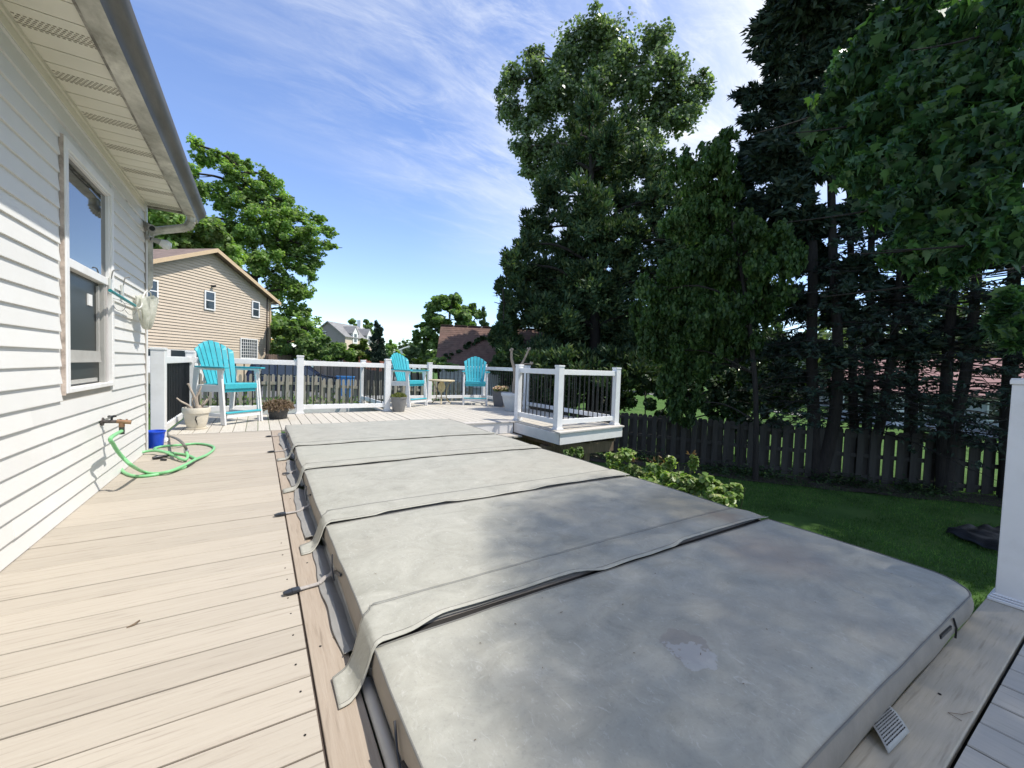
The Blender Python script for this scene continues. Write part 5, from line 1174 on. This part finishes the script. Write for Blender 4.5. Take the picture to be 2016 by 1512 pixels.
# ---------------------------------------------------------------- neighbouring houses
tan_s = M('tan_siding', (.55,.455,.35), .6, .05, 2, isl=.03)
tan_t = M('tan_trim', (.58,.43,.27), .6, .06, 3)
roof_br = M('brown_roof', (.20,.145,.12), .9, .35, 3, (1,1,1), isl=.15, bmp=.6, bscale=8)
def local(o, phi): return Matrix.Translation(o) @ Matrix.Rotation(phi, 4, 'Z')
def fwin(parent, T, u, z, w, h, grid=None, y=-.062, mat=None):
    mb = MB(); mb.T = T; frame(mb, 0, .05, -w/2, w/2, 0, h, .07)
    mb.v = []; mb.f = []
    for x0, x1, z0, z1 in ((u-w/2, u-w/2+.07, z, z+h), (u+w/2-.07, u+w/2, z, z+h), (u-w/2+.07, u+w/2-.07, z, z+.07), (u-w/2+.07, u+w/2-.07, z+h-.07, z+h)): mb.box(x0, x1, y-.03, y+.02, z0, z1)
    if grid is None: mb.box(u-w/2+.07, u+w/2-.07, y-.022, y+.015, z+h/2-.025, z+h/2+.025)
    wo = mb.build('window', trimw, parent)
    mb = MB(); mb.T = T; mb.box(u-w/2+.07, u+w/2-.07, y, y+.01, z+.07, z+h-.07); mb.build('pane', mat or dark_glass, wo)
    if grid:
        mb = MB(); mb.T = T; nx_, nz_ = grid
        for i in range(1, nx_): xx = u-w/2+.07+(w-.14)*i/nx_; mb.box(xx-.015, xx+.015, y-.012, y-.002, z+.07, z+h-.07)
        for i in range(1, nz_): zz = z+.07+(h-.14)*i/nz_; mb.box(u-w/2+.07, u+w/2-.07, y-.016, y-.014, zz-.012, zz+.012)
        mb.build('muntin', trimw, wo)
    return wo
def gable_house(t, T, u0, u1, depth, zb, ze, zp, wallmat, roofmat, trim, over=.35, lap=.2, low=None):
    """gable wall in the local xz-plane at y=0, body running back along +y"""
    um = (u0+u1)/2
    mb = MB(); mb.T = T
    z = zb; 
    while z < zp-.02:
        z1 = min(z+lap, zp)
        def hw(zz): return (u1-u0)/2 if zz <= ze else (u1-u0)/2*(zp-zz)/(zp-ze)
        a, c_ = hw(z), hw(z1)
        mb.add([(um-a, -.04, z), (um+a, -.04, z), (um+c_, -.004, z1), (um-c_, -.004, z1), (um-a, 0, z), (um+a, 0, z)], [(0, 1, 2, 3), (0, 4, 5, 1)]); z += lap
    mb.build('siding', wallmat, t, fix=False)
    mb = MB(); mb.T = T; mb.box(u0, u1, .002, depth, zb-3, ze); mb.prism([(u0, .002, ze), (u1, .002, ze), (um, .002, zp)], (0, depth, 0)); mb.build('wall', wallmat, t)
    s = (zp-ze)/(um-u0); mb = MB(); mb.T = T; e = over
    for sg, ux in ((-1, u0), (1, u1)):
        mb.prism([(um, -e, zp+.04), (um, -e, zp+.16), (ux+sg*e, -e, ze-s*e+.16), (ux+sg*e, -e, ze-s*e+.04)], (0, depth+2*e, 0))
    mb.build('roof', roofmat, t)
    mb = MB(); mb.T = T
    for sg, ux in ((-1, u0), (1, u1)):
        mb.prism([(um, -e-.03, zp+.0-.04), (um, -e-.03, zp+.165), (ux+sg*(e+.02), -e-.03, ze-s*e+.16), (ux+sg*(e+.02), -e-.03, ze-s*e-.05)], (0, .028, 0))
        mb.box(min(ux, ux+sg*e), max(ux, ux+sg*e), -e+.005, 0, ze-s*e-.05, ze-s*e-.03)
        mb.box(min(ux-.06, ux+.06), max(ux-.06, ux+.06), -.035, .03, zb, ze-.1)
    mb.build('trim', trim, t)
PHI = math.radians(50); D = 28.0; k = D/25.0
P0 = ray(415, 492); P0 = EYE + P0*(D/P0.y)
def zs(z25): return 1+(z25-1)*k
um = 0.0
T = local(Vector((P0.x, P0.y, 0)), PHI)
zp = zs(6.27)-.1; hw = 4.02*k; ze = zp-.433*hw
t = thing('tan_house', 'two storey tan sided house with brown gable roof behind the left railing', 'house', (P0.x, P0.y, -.6))
gable_house(t, T, -hw, hw, 11, zs(1.33), ze, zp, tan_s, roof_br, tan_t, .42, .15)
fwin(t, T, -.10*k, zs(3.32), .66, .87*k+.06); fwin(t, T, 2.83*k, zs(3.34), .62, .84*k+.06); fwin(t, T, -3.05*k, zs(3.26), .95, .95*k)
fwin(t, T, 2.38*k, zs(1.0), 1.36, 1.12*k, grid=(8, 6))
mb = MB(); mb.T = T; mb.box(-hw, .7*k, -.05, 0, -1, zs(1.33)-.02); mb.build('lower_wall', M('white_brick', (.70,.69,.66), .8, .08, 8, (1,1,3)), t)
mb = MB(); mb.T = T; mb.box(.7*k, hw, -.03, 0, -1, zs(1.33)-.005)
mb.build('lower_siding', tan_s, t)
mb = MB(); mb.T = T
for a, c_ in ((-3.2, -2.62), (-2.05, -1.05), (-.8, .1)):
    mb = MB(); mb.T = T; mb.box(a*k, c_*k, -.062, -.052, zs(1.0), zs(1.28)); mb.build('garage_window', dark_glass, t)
mb = MB(); mb.T = T; mb.tube([(3.72*k, -.05, ze+.25), (3.70*k, -.05, 1.5), (3.68*k, -.05, -.5)], .035, 6); mb.build('cable', M('dark_cable', (.06,.04,.035), .8), t)
mb = MB(); mb.T = T; mb.box(3.90*k, 3.99*k, -.10, -.03, -.5, ze-.15); mb.tube([(3.95*k, -.06, ze-.15), (4.1*k, -.2, ze-.02), (4.3*k, -.3, ze+.02)], .05, 6); mb.build('downspout', tan_t, t)
mb = MB(); mb.T = T; mb.box(-.0, .08, -.08, -.022, zs(4.50), zs(4.56)); mb.tube([(.04, -.08, zs(4.5)), (.10, -.22, zs(4.52))], [.05, .07], 8); mb.tube([(.04, -.08, zs(4.5)), (-.03, -.20, zs(4.49))], [.05, .07], 8); mb.build('flood_lamp', black_m, t)
# far grey house with dormers
D = 72; c0 = ond(655, 690, D); T = local(Vector((c0.x, c0.y, 0)), math.radians(-45))
t = thing('grey_house', 'distant grey and cream house with two dormers between the trees', 'house', (c0.x, c0.y, 0))
g_w = M('grey_siding', (.27,.235,.22), .8, .05, 3); g_r = M('grey_roof', (.23,.225,.22), .9, .2, 2); cr_w = M('cream_siding', (.64,.53,.42), .8, .05)
zt = ond(655, 634, D).z; ze_ = ond(680, 663, D).z
gable_house(t, T, -4.0, 2.2, 9.5, 1.0, ze_, zt, g_w, g_r, g_w, .25, .4)
mb = MB(); mb.T = T; mb.box(2.20, 2.24, .02, 9.5, -1, ze_-.05); mb.build('front_wall', cr_w, t)
fwin(t, T, -1.6, 4.4, .75, 1.5)
for yy in (1.9, 6.0):
    mb = MB(); mb.T = T
    mb.box(1.2, 2.36, yy, yy+1.3, ze_-1.0, ze_+.6); mb.prism([(2.36, yy-.15, ze_+.6), (2.36, yy+1.45, ze_+.6), (2.36, yy+.65, ze_+1.7)], (-2.2, 0, 0)); dm = mb.build('dormer', trimw, t)
    mb = MB(); mb.T = T; mb.box(2.361, 2.38, yy+.3, yy+1.0, ze_-.75, ze_+.6); mb.build('pane', dark_glass, dm)
    mb = MB(); mb.T = T; mb.prism([(2.44, yy-.25, ze_+.62), (2.44, yy+.65, ze_+1.82), (2.44, yy+.65, ze_+1.72), (2.44, yy-.25, ze_+.52)], (-2.4, 0, 0)); mb.prism([(2.42, yy+1.55, ze_+.62), (2.42, yy+.65, ze_+1.83), (2.42, yy+.65, ze_+1.73), (2.42, yy+1.55, ze_+.52)], (-2.4, 0, 0)); mb.build('roof', g_r, dm)
mb = MB(); mb.T = T; mb.box(-1.2, -.5, 8.2, 8.9, zt-.6, zt+1.3); mb.build('chimney', trimw, t)
mb = MB(); mb.T = T; mb.prism([(-5.2, -2.6, 0), (-1.4, -2.6, 0), (-1.4, -2.6, 2.0), (-3.3, -2.6, 3.6), (-5.2, -2.6, 2.0)], (0, 2.4, 0)); mb.build('side_porch', trimw, t)
mb = MB(); mb.T = T; mb.box(2.3, 3.4, -.5, 10, -1, 2.2); mb.build('red_base', M('red_brick', (.20,.07,.05), .9), t)
# brown roofed building with white siding
D = 16.6; a = ond(878, 640, D+1.6); c_ = ond(857, 712, D)
phi = math.radians(-27)
T = local(Vector((c_.x, c_.y, 0)), phi)
t = thing('brown_roof_cottage', 'low building with steep reddish brown shingle roof beside the dark evergreen', 'house', (c_.x, c_.y, -.9))
L = 5.6; zr = a.z; ze_ = .98; run = 2.0
mb = MB(); mb.T = T
mb.prism([(0, 0, ze_), (0, 0, ze_+.10), (0, run, zr+.02), (0, run, zr-.10)], (L, 0, 0)); mb.prism([(0, run, zr+.02), (0, run, zr-.10), (0, run*2, ze_), (0, run*2, ze_+.10)], (L, 0, 0))
rb = M('red_brown_shingles', (.155,.092,.07), .92, .3, 5, (1,1,1), bmp=.5, bscale=18, dirt=(.10,.085,.06), dscale=1.1, damt=.6)
mb.build('roof', rb, t)
mb = MB(); mb.T = T
for i in range(18): q = (i+.5)/18; mb.box(0, L, run*q-.004, run*q+.004, ze_+.10+(zr-ze_-.08)*q, ze_+.107+(zr-ze_-.08)*q)
for i in range(9): mb.box(L*i/9, L*(i+.9)/9, run-.09, run+.09, zr+.02, zr+.05)
mb.build('shingle_course', rb, t)
mb = MB(); mb.T = T; mb.box(.15, L-.15, .25, 2*run-.25, -1.5, ze_+.12); mb.prism([(.15, .25, ze_), (.15, 2*run-.25, ze_), (.15, run, zr-.14)], (.05, 0, 0))
mb.build('wall', M('white_clapboard', (.55,.55,.54), .7, .04, 3), t)
mb = MB(); mb.T = T
for i in range(16): mb.box(.15, L-.15, .225, .249, -1.2+.13*i, -1.19+.13*i)
mb.build('clapboard', MATS['white_clapboard'], t)
fwin(t, T, 1.5, .12, .8, .75, y=.20)
mb = MB(); 
ivy = []
for i in range(26):
    u = random.random(); x_ = .15+2.3*u+random.uniform(-.15, .15); q = .05+.78*u
    ivy.append((tuple(T @ Vector((x_, run*q, ze_+.13+(zr-ze_)*q))), .13*(1.25-u), .05))
foliage('ivy', ivy, 1400, .09, DIAMOND, lm('ivy'), t, up=1, wid=.8)
# red roofed house beyond the conifers
D = 36; c0 = ond(1850, 800, D); bear = math.atan2(c0.x, c0.y)
T = local(Vector((c0.x, c0.y, -2.0)), -bear-.35)
t = thing('ranch_house', 'pale house with a faded red roof glimpsed between the conifer trunks', 'house', (c0.x, c0.y, -2.0))
mb = MB(); mb.T = T; mb.box(-6, 7, 0, 8, -1, 2.3); mb.build('wall', M('pale_grey_wall', (.42,.43,.46), .8, .06), t)
mb = MB(); mb.T = T; mb.prism([(-6.5, -.6, 2.2), (-6.5, -.6, 2.32), (-6.5, 4, 4.6), (-6.5, 8.6, 2.32), (-6.5, 8.6, 2.2), (-6.5, 4, 4.45)], (14, 0, 0)); mb.build('roof', M('faded_red_roof', (.33,.19,.17), .9, .15, 2), t)
for u in (-4.6, -3.2, -.5, 2.5): fwin(t, T, u, .9, 1.0, 1.2)
mb = MB(); mb.T = T; mb.box(-2.2, -1.3, -.05, 0, -.2, 1.95); mb.build('door', trimw, t)
D = 55; c0 = ond(1580, 760, D); T = local(Vector((c0.x, c0.y, -2)), -math.atan2(c0.x, c0.y))
t = thing('white_cottage', 'far white house showing as a bright patch left of the twin conifer', 'house', (c0.x, c0.y, -2))
gable_house(t, T, -4, 4, 8, 0, 3.2, 5.2, trimw, g_r, trimw, .3, .3); fwin(t, T, 1.5, 1.0, 1, 1.2)
D = 95; c0 = ond(800, 690, D); T = local(Vector((c0.x, c0.y, 0)), -.2)
t = thing('pale_roof_house', 'tiny far house with a pale roof above the second turquoise chair', 'house', (c0.x, c0.y, 0))
gable_house(t, T, -2.5, 3.4, 8, 0, ond(800, 690, D).z-.4, ond(800, 682, D).z, trimw, M('pale_roof', (.5,.5,.52), .8), trimw, .3, .4)
# ---------------------------------------------------------------- car, fences, sail on the left
navy = M('navy_paint', (.006,.009,.028), .22, .1, 5, spec=.7)
D = 23.5; cf = ond(664, 745, D); cr = ond(540, 738, D); dv = Vector((cf.x-cr.x, cf.y-cr.y, 0)).normalized()
ctr = Vector(((cf.x+cr.x)/2-.35*dv.x, (cf.y+cr.y)/2-.35*dv.y, 0)); gzc = ond(600, 716, D).z-1.62
T = local(ctr+Vector((0, 0, gzc)), math.atan2(dv.y, dv.x))
t = thing('parked_car', 'dark navy estate car parked behind the weathered picket fence', 'car', tuple(ctr+Vector((0, 0, gzc))))
prof = [(-2.25,.35),(-2.3,.75),(-2.22,1.0),(-2.0,1.55),(-1.7,1.62),(.15,1.62),(.45,1.56),(1.05,1.08),(1.9,.95),(2.25,.80),(2.32,.55),(2.25,.32)]
mb = MB(); mb.T = T; n_ = len(prof)
rings = []
for yy, ins in ((-.90, .10), (-.93, .0), (.93, 0), (.90, .10)):
    rings.append([(x*(1-.02*(ins > 0)), yy*(1-.16*max(0, (z-.95)/.67)), z-(ins*.2 if z > .6 else 0)) for x, z in prof])
vs = [p for r_ in rings for p in r_]; fs = [tuple(range(n_))] + [tuple(range(3*n_+n_-1, 3*n_-1, -1))]
for i in range(3):
    for j in range(n_): fs.append((i*n_+j, i*n_+(j+1) % n_, (i+1)*n_+(j+1) % n_, (i+1)*n_+j))
mb.add(vs, fs); mb.build('body', navy, t, bevel=.03)
for sg in (-1, 1):
    for poly in ([(-1.95,1.08),(-1.78,1.5),(-1.05,1.52),(-1.05,1.06)], [(-.97,1.06),(-.97,1.52),(-.05,1.52),(-.05,1.05)], [(.03,1.05),(.03,1.52),(.22,1.5),(.85,1.06)]):
        mb = MB(); mb.T = T; mb.prism([(x, sg*.915*(1-.16*max(0, (z-.95)/.67))+sg*.012, z) for x, z in poly], (0, -sg*.02, 0)); mb.build('window', dark_glass, t)
    mb = MB(); mb.T = T; mb.bar((-1.95, sg*.94, 1.0), (.95, sg*.94, .98), .012, .04); mb.build('chrome_strip', M('chrome', (.6,.6,.62), .2, .02, metal=1) if 'chrome' not in MATS else MATS['chrome'], t)
    for x in (-1.4, 1.45):
        mb = MB(); mb.T = T; mb.tube([(x, sg*.72, .33), (x, sg*.95, .33)], .33, 24); w_ = mb.build('wheel', black_m, t)
        mb = MB(); mb.T = T; mb.tube([(x, sg*.951, .33), (x, sg*.965, .33)], .20, 16); mb.build('rim', MATS['chrome'], w_)
    mb = MB(); mb.T = T; mb.bar((-1.75, sg*.62, 1.68), (.1, sg*.62, 1.68), .04, .04); mb.build('roof_rail', black_m, t)
    mb = MB(); mb.T = T; mb.box(2.12, 2.28, sg*.55-.18, sg*.55+.18, .68, .82); mb.build('headlight', MATS['bulb_glass'], t, bevel=.02)
    mb = MB(); mb.T = T; mb.box(.75, .92, sg*1.0-.09, sg*1.0+.09, 1.06, 1.2); mb.build('mirror', navy, t, bevel=.03)
p = ond(680, 743, 22.5)
t = thing('storage_tub', 'low light blue plastic tub in front of the car bonnet', 'tub', (p.x, p.y, gz(p.x, p.y)))
mb = MB(); z0 = gz(p.x, p.y); zt_ = ond(680, 740.5, 22.5).z
mb.lathe([(.36, 0), (.40, zt_-z0-.05), (.43, zt_-z0-.05), (.43, zt_-z0), (.39, zt_-z0), (.35, .1), (0, .1)], (p.x, p.y, z0), 28, sq=4); mb.build('tub', M('light_blue_plastic', (.06,.22,.50), .4, .1, 6), t, True)
grey_b = M('grey_boards', (.20,.17,.145), .9, .25, 2, (4,4,.5), isl=.2)
def board_fence(label, p, q, h, mat, zb=None):
    p = Vector(p); q = Vector(q); L = (q-p).length; d = (q-p)/L; nrm = Vector((d.y, -d.x, 0))
    m_ = (p+q)/2; t = thing('board_fence', label, 'fence', (m_.x, m_.y, gz(m_.x, m_.y)))
    n = int(L/.145); s = 0
    mb = MB()
    for i in range(n):
        c_ = p+d*(i+.5)*.145; g = gz(c_.x, c_.y) if zb is None else zb
        hh = h+random.uniform(-.02, .02); a = c_-d*.07; b2 = c_+d*.07
        mb.prism([a+Vector((0, 0, g)), b2+Vector((0, 0, g)), b2+Vector((0, 0, g+hh-.03)), b2-d*.03+Vector((0, 0, g+hh)), a+d*.03+Vector((0, 0, g+hh)), a+Vector((0, 0, g+hh-.03))], nrm*.018)
    mb.build('boards', mat, t)
    mb = MB()
    for r in (.25, h-.3): mb.bar(p+Vector((0, 0, gz(p.x, p.y)+r))-nrm*.03, q+Vector((0, 0, gz(q.x, q.y)+r))-nrm*.03, .04, .09)
    for i in range(int(L/2.4)+1): c_ = p+d*min(L, i*2.4)-nrm*.09; mb.box(c_.x-.045, c_.x+.045, c_.y-.045, c_.y+.045, gz(c_.x, c_.y)-.2, gz(c_.x, c_.y)+h)
    mb.build('frame', mat, t); return t
a = ond(618, 730, 28); c_ = ond(840, 730, 27)
board_fence('tall grey privacy fence behind the parked car', (a.x, a.y, 0), (c_.x, c_.y, 0), 1.75, grey_b)
a = ond(528, 705, 30); c_ = ond(575, 705, 31)
board_fence('brown wooden screen beside the tan house corner', (a.x, a.y, 0), (c_.x, c_.y, 0), ond(550, 698, 30).z-gz(a.x, a.y), M('brown_boards', (.13,.09,.07), .9, .25, 2, (4,4,.5), isl=.2))
D = 29
D = 33
a, b_, c_ = ond(505, 662, D+2.5), ond(505, 682, D), ond(582, 672, D)
t = thing('shade_sail', 'tan triangular shade sail stretched from the tan house corner', 'shade sail', tuple(a))
mb = MB(); mb.grid(lambda u, v: tuple(a.lerp(b_, v).lerp(c_, u)+Vector((0, 0, -.25*math.sin(PI*u)*math.sin(PI*v)))), 14, 8); mb.build('cloth', M('sail_cloth', (.50,.34,.14), .8, .05), t, True, solid=.006)
mb = MB(); mb.tube([c_, ond(611, 670.5, D)], .02, 6); mb.build('rope', M('rope', (.4,.38,.33), .8), t)
p = ond(611, 671, D); g = gz(p.x, p.y)
t = thing('sail_post', 'thin red-brown post holding the rope of the shade sail', 'post', (p.x, p.y, g))
mb = MB(); mb.tube([(p.x, p.y, g), (p.x, p.y, p.z+.05)], [.075, .06], 10); mb.build('pole', M('rust_post', (.22,.08,.05), .7, .2, 4), t, True)
mb = MB(); mb.lathe([(.07, 0), (.07, .03), (.02, .07), (0, .07)], (p.x, p.y, p.z+.05), 10); mb.build('cap', black_m, t)
# ---------------------------------------------------------------- trees and bushes on the left
random.seed(8)
D = 40
lc = pc([(385,285,18,20),(400,315,28,24),(380,340,20,26),(420,310,22,20),(395,375,30,36),(380,430,30,40),(455,310,16,22),(460,345,34,30),(485,330,22,20),(440,390,40,36),(490,385,44,38),(520,345,16,20),(540,360,22,18),(530,395,40,34),(565,395,24,20),(580,420,30,22),(545,440,50,40),(490,450,50,44),(600,455,34,26),(625,430,22,14),(640,455,24,18),(650,485,16,12),(615,490,34,24),(570,495,50,40),(520,510,50,44),(600,530,34,26),(620,515,20,14),(560,560,46,40),(590,575,34,26),(580,610,34,30),(560,640,40,36),(600,640,36,28),(450,450,40,40),(410,470,40,44),(430,520,40,40),(625,655,16,16)], D)
b_ = ground(505, 720, D)
tree('tall_leafy_tree', 'large sunlit bright green tree behind the tan house, its crown against the sky', 'tree', tuple(b_), [b_, ond(502, 620, D), ond(500, 480, D), ond(490, 400, D), ond(470, 330, D)], .40, .07, lc, 66000, .17, CLUSTER, 'left', bark_d, limb_r=.13, every=1, subs=44, fill=.1, lump=.31, lz=.85, up=.7)
D = 34
lc = pc([(340,430,44,40),(300,420,30,30),(330,480,50,36),(390,490,40,30),(440,500,44,30),(290,470,30,34),(420,455,34,26)], D)
b_ = ground(352, 720, D)
tree('bushy_tree', 'lower bushy green tree showing over the tan roof under the eave', 'tree', tuple(b_), [b_, ond(352, 600, D), ond(360, 480, D)], .25, .08, lc, 26000, .21, CLUSTER, 'left', bark_d, limb_r=.08, subs=22, lump=.4)
lst = [('leafy_tree', 'mid green tree filling the gap right of the tan house', 31, [(560,650,34,36),(600,670,36,30),(630,680,26,26),(585,690,46,24),(640,690,24,22),(548,690,24,30)], 9000, .2, 'mid', (590, 720)),
 ('leafy_bush', 'green leafy bush below the distant grey house', 30, [(672,692,24,18),(650,700,24,14),(690,700,20,14)], 4000, .16, 'mid', (670, 720)),
 ('lime_bush', 'bright lime green bush right of the grey house', 34, [(705,690,22,14),(725,700,20,12),(715,675,12,10),(695,705,20,10)], 3600, .17, 'lime', (708, 720)),
 ('cypress_tree', 'dark upright conifer right of the distant grey house', 32, [(745,650,14,18),(745,675,20,20),(743,700,24,18)], 6000, .2, 'conifer', (745, 722)),
 ('round_tree', 'dark rounded tree behind the grey house chimney', 90, [(705,640,18,12),(725,645,16,14),(690,645,10,10),(735,660,14,14),(715,655,20,12)], 5000, .5, 'mid', (715, 700)),
 ('small_tree', 'small bright tree left of the second turquoise chair', 45, [(770,680,12,14),(775,700,18,16),(790,705,14,12),(760,703,14,12)], 3000, .2, 'left', (772, 720)),
 ('wide_tree', 'sunlit broad tree left of the reddish brown roof', 30, [(870,590,22,14),(890,590,18,14),(855,605,22,16),(885,610,34,22),(845,620,18,12),(830,640,14,8),(870,635,36,24),(845,650,26,20),(900,630,26,24),(850,680,30,24),(880,670,30,24),(830,690,22,20),(860,705,36,18),(825,665,16,16)], 15000, .2, 'mid', (870, 735)),
 ('leafy_tree', 'darker broadleaf tree peeping over the reddish brown ridge', 42, [(928,605,12,12),(915,620,20,14),(940,620,14,14),(925,640,26,16),(905,640,14,14)], 5000, .24, 'mid', (925, 720)),
 ('spruce_tree', 'small pointed spruce on the skyline above the reddish brown ridge', 40, [(951,608,4,8),(951,622,7,8),(951,636,11,10),(951,655,14,12)], 2600, .24, 'ever', (951, 720)),
 ('leafy_bush', 'dark green bush just behind the second turquoise chair', 24, [(810,700,22,18),(790,716,20,12),(835,712,24,14)], 3600, .15, 'far', (812, 735)),
 ('lime_bush', 'low yellow-green bush beside the left end of the brown roof', 16, [(822,712,10,8),(838,716,12,7)], 900, .11, 'lime', (828, 740)),
 ('leafy_bush', 'leafy bush overgrowing the lower left end of the brown roof', 15.2, [(862,712,22,16),(885,722,24,12),(850,725,20,12)], 3000, .11, 'mid', (870, 750))]
for nm, lab_, D, cl, n_, sz, lk, bp in lst:
    cls = pc(cl, D); b_ = ground(bp[0], bp[1], D)
    top = Vector(min(cls, key=lambda q: -q[0][2])[0])
    tree(nm, lab_, 'tree' if 'tree' in nm else 'bush', tuple(b_), [b_, b_.lerp(top, .5), top], .02*D**.5*1.2, .02, cls, n_, sz, SPRAY if lk in ('conifer', 'ever') else CLUSTER, lk, bark_d, limb_r=.012*D**.5, subs=12, fill=.25, lump=.36, **(dict(mode='spray', up=.6) if lk in ('conifer', 'ever') else {}))
# evergreen companions left of the big evergreen
cls = e2; b_ = ground(990, 770, 15.0)
tree('small_evergreen', 'smaller dark evergreen hugging the left flank of the huge one', 'tree', tuple(b_), [b_, ond(990, 700, 15), ond(992, 600, 15)], .08, .02, cls, 6000, .26, SPRAY, 'ever', bark_d, limb_r=.03, mode='spray', up=.5, subs=14)
# tall weeds along the left fence
n = 9000; q = np.stack([rng.uniform(-4, 6.4, n), YF+np.where(rng.random(n) < .3, -1, 1.6)*np.abs(rng.normal(.12, .25, n))], 1)
P = np.stack([q[:, 0], q[:, 1], np.array([gz(a, c_) for a, c_ in q])+np.abs(rng.normal(0, .18, n))], 1)
Y = unit(np.stack([rng.normal(0, .5, n), rng.normal(0, .5, n), np.ones(n)], 1)); X = unit(np.cross(Y, rng.normal(0, 1, (n, 3))))
tag(poly_cloud('weeds', P, X, Y, rng.uniform(.02, .04, n), rng.uniform(.06, .16, n), DIAMOND, lm('mid')), kind='stuff')
# far woods
def woods(b0, b1, D0, D1, z0, z1, n, sz, k):
    cl = []
    for i in range(n):
        b_ = math.radians(random.uniform(b0, b1)); d = random.uniform(D0, D1); x, y = d*math.sin(b_), d*math.cos(b_); h = random.uniform(z0, z1)
        cl.append(((x, y, gz(x, y)+h*.5), h*.42, h*.55))
    return foliage('woods', cl, n*420, sz, CLUSTER, lm(k), None, subs=12, fill=.3, lump=.36)
tag(woods(-25, 36, 120, 170, 7, 11, 70, .75, 'far'), kind='stuff')
w2 = woods(38, 112, 50, 90, 7, 14, 90, .62, 'far'); w2.name = 'treeline'; tag(w2, kind='stuff')
